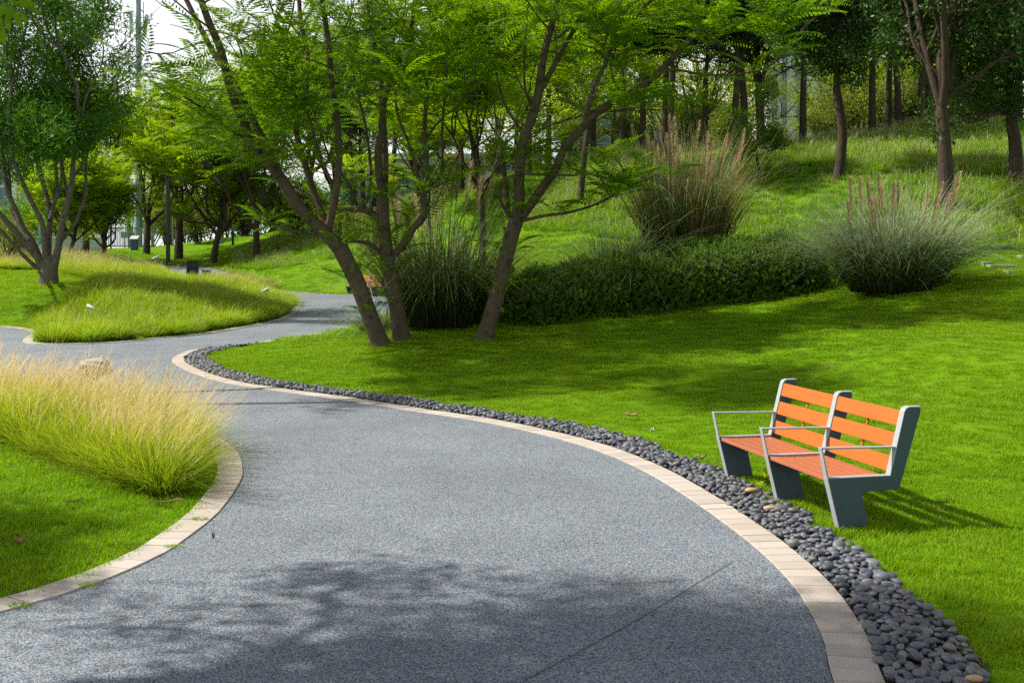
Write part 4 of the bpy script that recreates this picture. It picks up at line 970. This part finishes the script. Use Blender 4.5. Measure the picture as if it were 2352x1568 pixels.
# --- pale multi-stemmed tree on the left lawn
def left_tree():
    Y = 38.0; o = np.array(ground_at(112, 652, Y)); t = Tree(44); rng = t.rng; px = Y/F/2
    Z = lambda p: (p[0]/4.481/1.0884, (350+p[1]/4.481)/1.0884)
    k = px/4.877
    t.limb(catmull([o+[0, 0, -.2], o+[0, 0, .45], o+[-.02, .1, .9]], .1), .34, .27, 12)
    for pts, w0, w1, dy in [
        ([(470, 1480), (430, 1330), (250, 1130), (130, 980), (20, 850), (-120, 700), (-250, 500)], 110, 60, -1.0), ([(410, 1430), (270, 1300), (110, 1120), (10, 1010), (-150, 850)], 60, 40, -1.6),
        ([(480, 1450), (380, 1180), (250, 980), (190, 820), (110, 640), (60, 400), (30, 100), (0, -200)], 110, 50, .6), ([(330, 1120), (160, 880), (120, 640), (100, 350), (60, 0)], 60, 35, 1.4),
        ([(530, 1450), (500, 1200), (480, 960), (400, 780), (300, 580), (210, 370), (130, 150), (100, -200)], 95, 45, -1.2), ([(540, 1400), (545, 1100), (560, 850), (520, 620), (440, 330), (380, 60), (330, -200)], 100, 45, 1.0),
        ([(560, 900), (600, 720), (640, 500), (620, 250), (640, 0), (660, -250)], 70, 38, 1.8), ([(600, 720), (670, 560), (690, 330), (660, 100)], 50, 30, .2),
        ([(600, 1450), (660, 1150), (680, 1000), (740, 760), (800, 520), (820, 250), (850, 0), (880, -250)], 120, 50, -.6), ([(680, 1130), (800, 1000), (900, 800), (960, 600), (965, 250), (1010, 0), (1060, -250)], 60, 32, .8),
        ([(810, 420), (900, 320), (940, 200), (930, 0)], 50, 30, -.9), ([(770, 640), (720, 430), (700, 200), (780, -50)], 55, 30, 1.2)]:
        W = catmull([at(*Z(p), Y+dy*q) for p, q in zip(pts, np.linspace(0, 1, len(pts)))], .25); t.limb(W, w0*k*.8, w1*k*.7, 8); d = W[-1]-W[-3]
        t.grow(W[-1], d, w1*k*.9, rng.uniform(2.3, 3.0), 2, .08, 4, .7, .14, .6, .62)
        for j in range(5):
            i = int(len(W)*rng.uniform(.55, 1)); i = min(i, len(W)-1)
            if W[i][2] > 3.9: a = rng.normal(0, 1, 3)*[1, 1, .3]; a /= np.linalg.norm(a); t.grow(W[i], a+d/np.linalg.norm(d)*.6, .02, rng.uniform(1.0, 1.9), 1, .05, 4, .7, .16, .6, .6)
    t.tips = [q for q in t.tips if CX+q[0][0]*F/q[0][1] < 312+rng.normal(0, 12)]
    plant_tree("multi_stem_tree", o, "pale-barked multi-stemmed tree with dark narrow leaves on the lawn", "tree", None, t.trunk_mesh(o), t.leaves(o, NARROW, 10, .6, 1.2), "bark_grey", "willow")
left_tree()

# --- trees that stand beside the camera and outside the frame; they cast the shade on path and lawn
def shade_tree(seed, xy, top, label, leaf, T, nb, L, per, rad, spray=None, size=1.0, gap=0):
    t = Tree(seed); rng = t.rng; o = np.array([xy[0], xy[1], Hs(*xy)]); c = np.array(top, float)
    W = catmull([o-[0, 0, .2], o+(c-o)*[.15, .15, .45], c], .3); t.limb(W, .13, .07, 9)
    for k in range(nb):
        az = k*2.4+rng.normal(0, .3); e = rng.uniform(-.1, .9)
        t.grow(c+[0, 0, rng.uniform(-.2, 1.0)], [math.cos(az)*math.cos(e), math.sin(az)*math.cos(e), math.sin(e)], .06, L*rng.uniform(.7, 1.15), 2, .05, 3, .75, .16, .6, .62)
    cr = t.leaves(o, T, per, rad, size)
    return plant_tree("shade_tree", o, label, "tree", None, t.trunk_mesh(o), cr, "bark_grey", leaf)
BIG = [leaf_cluster(8, .13, .052, .20, _r, .6) for _ in range(4)]
shade_tree(101, (-7.8, 4.6), (-6.0, 6.1, 4.9), "broad-leaved tree beside the near lawn whose shade falls across the path's lower end", "willow", BIG, 12, 1.3, 5, .6)
shade_tree(105, (-9.5, 4.2), (-6.6, 6.3, 7.3), "tall broad-leaved tree shading the right end of the near path", "willow", BIG, 14, 1.35, 6, .6)
shade_tree(106, (-11.5, 9.4), (-9.8, 8.2, 5.6), "slim broad-leaved tree whose shade touches the corner of the near lawn", "willow", BIG, 8, .7, 8, .45)
shade_tree(107, (-13.0, 15.6), (-6.7, 17.5, 9.3), "tall leaning broad-leaved tree whose shade streaks the middle of the lawn", "willow", BIG, 9, 1.15, 6, .55)
shade_tree(102, (-12.5, 16.0), (-9.3, 19.3, 8.2), "tall broad-leaved tree beyond the feather grass bed shading the lawn by the trunks", "willow", BIG, 10, 1.8, 8, .6)

def leaf_spray():
    """the twig of large leaves that dips into the picture: part of the tree beside the near lawn"""
    rng = np.random.default_rng(9); root = [o for o in bpy.data.objects if o.name.startswith("shade_tree") and o.parent is None][0]
    A = np.array([-6.0, 5.2, 4.6]); Bp = at(28, 16, 6.6); W = catmull([A, (A+Bp)/2+[0, 0, .5], Bp+[-.4, -.1, .22], Bp, Bp+[.10, .02, -.06]], .1); V, Fq = tube(W, np.linspace(.03, .004, len(W)), 5)
    loc = np.array(root.location); obj("twig", mesh("twig", V-loc, Fq, True), M["bark_grey"], root)
    TV, TF = [], []
    q = np.linspace(0, 1, 7); w = .23*np.sin(math.pi*np.clip(q*.96+.02, 0, 1))**.8
    for k in range(7): TV += [[q[k], -w[k], .05-.12*q[k]**2+.05*w[k]], [q[k], 0, -.12*q[k]**2], [q[k], w[k], .05-.12*q[k]**2+.05*w[k]]]
    for k in range(6): TF += [[3*k, 3*k+1, 3*k+4, 3*k+3], [3*k+1, 3*k+2, 3*k+5, 3*k+4]]
    P, D = [], []
    for (u, v, du, dv, L) in [(18, 30, 0, 38, .115), (33, 25, 12, 32, .11), (42, 18, 16, 26, .11), (2, 60, 4, 30, .10), (40, 6, 30, 4, .1), (22, 8, -8, 30, .09), (10, 2, -14, 22, .1), (50, 4, 22, 16, .09), (30, 0, 8, -20, .1), (-6, 30, -4, 36, .1)]:
        P.append(at(u, v, 6.6+rng.normal(0, .05))); D.append([du, rng.normal(0, 8), -dv])
    V, Fq = stamp(np.array(TV), np.array(TF), np.array(P), frames(np.array(D, float), rng, rng.normal(0, .5, len(P))+1.2), [.11]*len(P))
    obj("leaf_spray", mesh("leaf_spray", V-loc, Fq, True, {"v": np.repeat(rng.uniform(.3, 1, len(P)), len(TV))}), M["frond"], root)
leaf_spray()

# ------------------------------------------------------------------ far buildings, mast, fence and small things
def slabs(name, parts, mat, parent): V, Fq = join(parts); return obj(name, mesh(name, V, Fq), mat, parent)
def building(name, label, x0, x1, y, z0, z1, wall, strips, floors, depth=14, group=None):
    root = empty(name, ((x0+x1)/2, y+depth/2, z0), label, "building", group); c = np.array(root.location)
    slabs("wall", [box(np.array([(x0+x1)/2, y+depth/2, (z0+z1)/2])-c, (x1-x0, depth, z1-z0))], M[wall], root)
    slabs("roof", [box(np.array([(x0+x1)/2, y+depth/2, z1+.25])-c, (x1-x0+.6, depth+.6, .5))], M["wall_grey"], root)
    for a, b in strips:
        for f in range(floors):
            h = (z1-z0-1.2)/floors; za = z0+.9+f*h
            w = slabs("window", [box(np.array([(a+b)/2, y-.03, za+h*.46])-c, (b-a, .10, h*.92))], M["glass"], root)
            slabs("frame", [box(np.array([x, y-.08, za+h*.46])-c, (.07, .12, h*.94)) for x in ((a), (a+b)/2, (b))]+[box(np.array([(a+b)/2, y-.075, za+q*h])-c, (b-a, .10, .08)) for q in (.02, .5, .9)], M["pole"], w)
    return root
X = lambda u, Y: (u-CX)*Y/F
building("office_building", "office building with blue glass bays glimpsed between the ridge trunks", X(1290, 85), X(1700, 85), 85, 2.5, 13.5, "wall_blue", [(X(a, 85), X(a+44, 85)) for a in range(1300, 1690, 56)], 4)
building("white_hall", "white clad hall with narrow blue window strips behind the ridge", X(1762, 78), X(2330, 78), 78, 2.5, 20, "wall_white", [(X(a, 78), X(a+w, 78)) for a, w in ((1772, 12), (1797, 9), (1830, 14), (1880, 16), (1935, 14), (1990, 14), (2060, 16), (2130, 14), (2200, 16))], 4)
building("pale_building", "pale building with dark window columns behind the multi-stemmed tree", X(-260, 120), X(70, 120), 120, 2.5, 17, "wall_white", [(X(a, 120), X(a+22, 120)) for a in range(-240, 60, 40)], 4)
building("low_building", "low grey building behind the trees between mast and leaning trunk", X(780, 95), X(1240, 95), 95, 3, 10.5, "wall_grey", [(X(a, 95), X(a+34, 95)) for a in range(790, 1220, 58)], 3)

def mast():
    x, y, z = ground_at(318, 575, 88); root = empty("phone_mast", (x, y, z), "tall grey phone mast with antenna panels above the trees", "mast"); h = 26.0
    V, Fq = tube([[0, 0, -.3], [0, 0, 8], [0, 0, 16], [0, 0, h]], [.32, .27, .22, .16], 12); obj("pole", mesh("pole", V, Fq, True), M["pole"], root)
    for k, (zz, dx) in enumerate([(17.6, -.55), (17.5, .62), (20.6, -.6), (20.6, .6)]):
        pn = obj("antenna", mesh("antenna", *box((dx, -.1, zz), (.26, .14, 1.75))), M["white_metal"], root); bevel_obj(pn, .03); pn.rotation_euler = (0, .10*(1 if dx > 0 else -.3), 0)
        pn.location = (-.10*zz if dx > 0 else .03*zz, 0, 0)
        V, Fq = join([box((dx*.5-(0), -.02, zz+.5), (abs(dx), .05, .05)), box((dx*.5, -.02, zz-.5), (abs(dx), .05, .05))]); obj("bracket", mesh("bracket", V, Fq), M["pole"], root)
    V, Fq = tube([[.42, -.05, 16.9], [.42, -.05, 19.2]], .035, 6); obj("antenna_rod", mesh("antenna_rod", V, Fq), M["pole"], root)
    V, Fq = join([tube([[.30*math.cos(a), .30*math.sin(a), 16.6], [.30*math.cos(a), .30*math.sin(a), 16.66]], .05, 6) for a in np.linspace(0, 6.28, 9)]); obj("clamp_ring", mesh("clamp_ring", V, Fq), M["pole"], root)
mast()
def fence():
    x0, y, z = ground_at(205, 578, 84); x1 = ground_at(352, 578, 84)[0]; root = empty("railing_fence", (x0, y, z), "pale green railing fence of upright slats at the end of the grass", "fence"); w = x1-x0; h = 1.65
    V, Fq = join([box((k*.115+.06, 0, h/2+.1), (.06, .03, h-.15)) for k in range(int(w/.115))]); obj("slat_panel", mesh("slat_panel", V, Fq), M["fence"], root)
    for zz in (.25, h-.05): V, Fq = box((w/2, .04, zz), (w, .05, .08)); obj("rail", mesh("rail", V, Fq), M["fence"], root)
    for k in range(4): V, Fq = box((k*w/3, .07, h/2), (.11, .11, h+.2)); obj("post", mesh("post", V, Fq), M["fence"], root)
fence()
def small_things():
    x, y, z = ground_at(90, 590, 80); root = empty("low_wall", (x, y, z), "low pale grey wall with a white coping behind the multi-stemmed tree", "wall")
    V, Fq = box((0, 0, .45), (9, .3, 1.1)); obj("body", mesh("body", V, Fq), M["wall_grey"], root); V, Fq = box((0, 0, 1.06), (9.2, .42, .12)); obj("coping", mesh("coping", V, Fq), M["wall_white"], root)
    x, y, z = ground_at(88, 588, 78); root = empty("banner", (x, y, z), "teal banner on a short pole beside the low wall", "banner")
    V, Fq = tube([[0, 0, 0], [0, 0, 2.6]], .035, 8); obj("pole", mesh("pole", V, Fq, True), M["pole"], root)
    gx = np.linspace(0, .55, 8); gz = np.linspace(.6, 2.4, 12); V = np.array([(a+.03, .05*math.sin(a*9+b), b) for b in gz for a in gx]); i = (np.arange(11)[:, None]*8+np.arange(7)[None]).ravel()
    o = obj("cloth", mesh("cloth", V, np.stack([i, i+1, i+9, i+8], -1), True), M["teal"], root); m = o.modifiers.new("thick", 'SOLIDIFY'); m.thickness = .01
    x, y, z = ground_at(309, 580, 80); root = empty("info_stand", (x, y, z), "navy blue information stand with a tilted white top by the fence", "sign")
    V, Fq = box((0, 0, .42), (.46, .34, .86)); bevel_obj(obj("body", mesh("body", V, Fq), M["navy"], root), .02)
    V, Fq = box((0, 0, 0), (.58, .5, .05)); o = obj("panel", mesh("panel", V, Fq), M["white_metal"], root, (0, -.02, .95)); o.rotation_euler = (.5, 0, 0)
    x, y, z = ground_at(287, 580, 83); root = empty("notice_board", (x, y, z), "small light blue notice board hung on the railing fence", "sign"); V, Fq = box((0, -.06, 1.0), (.55, .04, .45)); obj("board", mesh("board", V, Fq), M["pole"], root); V, Fq = box((0, -.02, .55), (.06, .04, 1.1)); obj("post", mesh("post", V, Fq), M["fence"], root)
    # lamp posts
    def post(u, v, Y, h, r, mat, label, head):
        x, y, z = ground_at(u, v, Y); root = empty("lamp_post", (x, y, z), label, "lamp post")
        V, Fq = box((0, 0, h/2), (2*r, 2*r, h)); bevel_obj(obj("pole", mesh("pole", V, Fq), M[mat], root), r*.25)
        V, Fq = box((0, 0, .03), (4*r, 4*r, .06)); obj("base_plate", mesh("base_plate", V, Fq), M[mat], root)
        V, Fq = box((head/2-r, 0, h+.04), (head, 2.2*r, .08)); bevel_obj(obj("lamp_head", mesh("lamp_head", V, Fq), M[mat], root), .01)
    post(386, 632, 59, 5.2, .095, "dark_metal", "dark square lamp post standing where the far path bends", 1.0)
    post(509, 566, 82, 5.5, .075, "pole", "slim blue-grey lamp post on the far slope behind the twin-stemmed tree", .9)
    post(397, 575, 84, 5.5, .06, "pole", "thin blue-grey post just right of the dark lamp post", .9)
    x, y, z = ground_at(535, 562, 80); root = empty("sign_post", (x, y, z), "short grey post with a square box at its top on the far slope", "sign")
    V, Fq = box((0, 0, .65), (.16, .12, 1.4)); obj("post", mesh("post", V, Fq), M["dark_metal"], root); V, Fq = box((.14, -.02, 1.18), (.30, .16, .42)); bevel_obj(obj("box", mesh("box", V, Fq), M["pole"], root), .02)
    # bin and low block
    x, y, z = ground_at(442, 627, 60); root = empty("litter_bin", (x, y, z), "black square litter bin beside the far path", "bin", None, .35)
    V, Fq = box((0, 0, .42), (.62, .55, .84)); bevel_obj(obj("body", mesh("body", V, Fq), M["dark_metal"], root), .015); V, Fq = box((0, 0, .87), (.66, .59, .05)); bevel_obj(obj("lid", mesh("lid", V, Fq), M["dark_metal"], root), .01)
    V, Fq = box((0, -.28, .66), (.34, .02, .14)); obj("opening", mesh("opening", V, Fq), M["lens"], root)
    x, y, z = ground_at(474, 618, 60); root = empty("bench_block", (x, y, z), "low black block seat left of the twin-stemmed tree", "seat", None, .2)
    V, Fq = box((0, 0, .18), (.42, .4, .36)); bevel_obj(obj("base", mesh("base", V, Fq), M["dark_metal"], root), .01); V, Fq = box((0, 0, .39), (.5, .46, .06)); bevel_obj(obj("seat", mesh("seat", V, Fq), M["dark_metal"], root), .01)
    # garden floodlights
    def flood(u, v, Y, lift, rz, tilt, label, sc=1.0):
        sc *= .68; p = at(u, v, Y); z = Hs(p[0], p[1]); h = max(p[2]-z, .3)
        root = empty("garden_floodlight", (p[0], p[1], z), label, "floodlight", "garden floodlights", rz)
        V, Fq = tube([[0, 0, -.05], [0, 0, h-.04]], .022, 8); obj("stake", mesh("stake", V, Fq, True), M["white_metal"], root)
        q = np.linspace(0, 1, 9); P = np.stack([-.24*sc+.5*sc*q, q*0, q*0], -1); r = sc*np.array([.015, .045, .062, .074, .082, .087, .09, .09, .084])
        V, Fq = tube(P, r, 14); hs = obj("housing", mesh("housing", V, Fq, True), M["white_metal"], root, (0, 0, h)); hs.rotation_euler = (0, tilt, 0)
        V = np.vstack([[[.255*sc, 0, 0]], [[.255*sc, sc*.08*math.cos(a), sc*.08*math.sin(a)] for a in np.linspace(0, 6.28, 13)[:-1]]]); Fq = np.array([[0, 1+k, 1+(k+1) % 12] for k in range(12)])
        obj("lens", mesh("lens", V, Fq), M["lens"], hs)
        V, Fq = tube([[-.03, 0, -.02], [0, .10*sc, -.02], [0, .10*sc, .02]], .012, 6); obj("bracket", mesh("bracket", V, Fq), M["white_metal"], hs)
    flood(607, 668, 41.5, 0, .25, -.45, "white garden floodlight tilted upward on the island's lime grass")
    flood(210, 706, 31.5, 0, 2.6, -.3, "pale floodlight sunk in the lime grass at the island's near end", .9)
    flood(1345, 627, 25.6, 0, 2.8, -.5, "dark-faced floodlight peeping over the hedge by the pale weeping grass", .85)
    flood(357, 592, 66, 0, .3, -.35, "distant grey floodlight in the tan grass in front of the fence", 1.3)
    # rock
    rng = np.random.default_rng(3); bm = bmesh.new(); bmesh.ops.create_icosphere(bm, subdivisions=4, radius=1)
    for v in bm.verts:
        c = np.array(v.co); n = .16*math.sin(c[0]*3+1)*math.cos(c[1]*2.6)+.10*math.sin(c[2]*5+c[0]*4)+.06*math.sin(c[1]*9+c[2]*7); v.co = Vector(c*(1+n)*[.27, .18, .14])
    for f in bm.faces: f.smooth = True
    me = bpy.data.meshes.new("rock"); bm.to_mesh(me); bm.free(); p = at(216, 832, 16.3)
    tag(obj("rock", me, M["rock"], None, (p[0], p[1], p[2]-.09)), "pale rounded boulder at the back of the tan feather grass", "rock")
    # stone slab steps at the right
    for (u, v, w, lab) in [(2300, 597, 46, "upper grey stone slab set in the lawn right of the silvery pampas"), (2300, 613, 60, "long lower stone slab set in the lawn right of the silvery pampas"), (2262, 609, 18, "short stone slab next to the pampas leaves"), (2318, 622, 17, "lowest short stone slab in the lawn below the long one"), (2352, 604, 26, "stone slab cut by the photo's edge beside the upper slab"), (2341, 598, 12, "small stone slab end beside the upper slab")]:
        x, y, z = ground_at(u, v, 24.3+(613-v)*.11); o = obj("stone_slab", mesh("stone_slab", *box((0, 0, 0), (w*24.5/F, .26, .10))), M["slab"], None, (x, y, z-.005)); bevel_obj(o, .012); tag(o, lab, "slab", "stone slabs stepping up the lawn")
    # twigs, leaves, weeds on the near lawn and tufts in the kerb joints
    def gp(u, v):
        Y = EYE*F/(v-HY)
        for _ in range(8): Y = (EYE-Hs((u-CX)*Y/F, Y))*F/(v-HY)
        return np.array([(u-CX)*Y/F, Y, Hs((u-CX)*Y/F, Y)])
    for (u, v, L, az, r, mt, lab) in [(215, 1085, .34, .1, .007, "twig", "dark forked twig lying in the grass below the feather grass"), (392, 1162, .22, .25, .006, "bed_tw", "pale straight twig near the grass bed's tip"), (168, 1163, .16, -.2, .005, "twig", "short thin twig in the middle of the near lawn"), (105, 1052, .2, -.3, .004, "twig", "thin pale twig close under the feather grass")]:
        p = gp(u, v); q = np.linspace(-.5, .5, 7)[:, None]; P = p+[0, 0, .045]+q*L*np.array([math.cos(az), math.sin(az), .02])+np.array([0, .004, .004])*np.sin(q*7)
        o = obj("twig", mesh("twig", *join([tube(P-p, r, 6), tube([P[3]-p, P[3]-p+[.05, .03, .015], P[3]-p+[.08, .035, .01]], r*.6, 5)]), True), M["twig" if mt == "twig" else "dead_leaf"], None, p); tag(o, lab, "twig")
    for (u, v, s, mt, lab) in [(1498, 1001, .045, "pale_leaf", "small white scrap of leaf on the lawn above the pebbles"), (1452, 964, .08, "dead_leaf", "pale brown dead leaf on the lawn above the pebbles"), (1612, 1064, .05, "dead_leaf", "dry leaf at the pebble edge left of the bench"), (46, 1262, .045, "dead_leaf", "brown dead leaf in the shaded corner of the near lawn"), (222, 1083, .04, "dead_leaf", "curled brown leaf beside the dark twig"), (490, 1242, .018, "twig", "tiny dark leaf lying on the grey path")]:
        p = gp(u, v); g = np.linspace(-1, 1, 5); V = np.array([(a*s, b*s*.5*(1-a*a*.8), .03*(a*a)+.02*b*b) for a in g for b in g]); i = (np.arange(4)[:, None]*5+np.arange(4)[None]).ravel()
        o = obj("fallen_leaf", mesh("fallen_leaf", V, np.stack([i, i+1, i+6, i+5], -1), True), M[mt], None, p+[0, 0, .045 if mt != "twig" else .012]); o.rotation_euler = (0, 0, u*.37); o.modifiers.new("thick", 'SOLIDIFY').thickness = .003; tag(o, lab, "leaf")
    rng = np.random.default_rng(8)
    for (u, v, lab) in [(459, 1195, "small grass tuft at the kerb's path edge near the grass bed"), (400, 1258, "grass tuft growing at the kerb edge, middle of the near kerb"), (203, 1348, "grass tuft at the kerb edge where the tree shade begins"), (45, 1394, "grass tuft at the kerb edge in the photo's lower corner")]:
        p = gp(u, v); V, Fq, t = blades(rng, 70, .035, .004, .042, .7, 3, 1); V[:, 0] *= 1.4; o = obj("grass_tuft", tuft_mesh("grass_tuft", [(V, Fq, t, M["lawn"])]), None, None, (p[0], p[1], .006)); tag(o, lab, "grass tuft")
    T = leaf_cluster(9, .10, .04, .07, rng, .2)
    for (u, v, h, lab) in [(2016, 802, .16, "lone light green weed standing on the sunny lawn"), (1757, 1128, .10, "pale weed in front of the bench's middle leg")]:
        p = gp(u, v); o = obj("weed", mesh("weed", T[0]+[0, 0, h], T[1], False, {"v": np.full(len(T[0]), .9)}), M["light"], None, p); tag(o, lab, "weed")
small_things()

# ------------------------------------------------------------------ light, sky, camera
EL, AZ = math.radians(47), math.radians(9)           # sun from the left, a touch behind the scene
sv = Vector((-math.cos(EL)*math.cos(AZ), math.cos(EL)*math.sin(AZ), math.sin(EL)))
ld = bpy.data.lights.new("sun", 'SUN'); ld.energy = 5.0; ld.angle = math.radians(.8); ld.color = (1, .95, .86)
lo = bpy.data.objects.new("sun", ld); COL.objects.link(lo); lo.rotation_euler = sv.to_track_quat('Z', 'Y').to_euler(); lo.location = (-30, 10, 40)
w = bpy.data.worlds.new("World"); S.world = w; w.use_nodes = True; nt = w.node_tree; bg = nt.nodes["Background"]
sk = nt.nodes.new("ShaderNodeTexSky"); sk.sky_type = 'NISHITA'; sk.sun_disc = False; sk.sun_elevation = EL; sk.sun_rotation = math.atan2(sv.x, sv.y); sk.dust_density = 2.5; sk.air_density = 1.0
tc = nt.nodes.new("ShaderNodeTexCoord"); nz = nt.nodes.new("ShaderNodeTexNoise"); nz.inputs["Scale"].default_value = 2.2; nz.inputs["Detail"].default_value = 6
mp = nt.nodes.new("ShaderNodeMapping"); mp.inputs["Scale"].default_value = (1, 1, 2.5); nt.links.new(tc.outputs["Generated"], mp.inputs[0]); nt.links.new(mp.outputs[0], nz.inputs["Vector"])
rp = nt.nodes.new("ShaderNodeValToRGB"); rp.color_ramp.elements[0].position = .35; rp.color_ramp.elements[0].color = (.85, .85, .85, 1); rp.color_ramp.elements[1].position = .7; rp.color_ramp.elements[1].color = (1, 1, 1, 1)
sx = nt.nodes.new('ShaderNodeSeparateXYZ'); nt.links.new(tc.outputs['Generated'], sx.inputs[0])   # milky haze low in the sky, clear blue overhead
hz = nt.nodes.new('ShaderNodeMapRange'); nt.links.new(sx.outputs['Z'], hz.inputs[0]); hz.inputs[1].default_value = .25; hz.inputs[2].default_value = .75; hz.inputs[3].default_value = .95; hz.inputs[4].default_value = .08
hm = nt.nodes.new('ShaderNodeMath'); hm.operation = 'MULTIPLY'
mx = nt.nodes.new("ShaderNodeMix"); mx.data_type = 'RGBA'; nt.links.new(nz.outputs["Fac"], rp.inputs[0]); nt.links.new(rp.outputs[0], hm.inputs[0]); nt.links.new(hz.outputs[0], hm.inputs[1]); nt.links.new(hm.outputs[0], mx.inputs[0]); nt.links.new(sk.outputs[0], mx.inputs[6]); mx.inputs[7].default_value = (11.5, 11.8, 12.2, 1)
nt.links.new(mx.outputs[2], bg.inputs[0]); bg.inputs[1].default_value = .065

cd = bpy.data.cameras.new("camera"); co = bpy.data.objects.new("camera", cd); COL.objects.link(co); S.camera = co
co.location = (0, 0, EYE); co.rotation_euler = (math.radians(90), 0, 0); cd.sensor_width = 36; cd.lens = F/2352*36; cd.shift_y = -(784-HY)/2352; cd.clip_end = 1200; cd.clip_start = .05
cd.dof.use_dof = True; cd.dof.focus_distance = 9.5; cd.dof.aperture_fstop = 9
S.view_settings.view_transform = 'Standard'; S.view_settings.look = 'None'; S.view_settings.gamma = 1; S.view_settings.exposure = .75
S.render.engine = 'CYCLES'; cy = S.cycles; cy.use_denoising = False; cy.denoiser = 'OPENIMAGEDENOISE'; cy.max_bounces = 7; cy.diffuse_bounces = 3; cy.transmission_bounces = 5; cy.glossy_bounces = 2; cy.transparent_max_bounces = 4
cy.use_adaptive_sampling = True; cy.adaptive_threshold = .02; cy.sample_clamp_indirect = 6
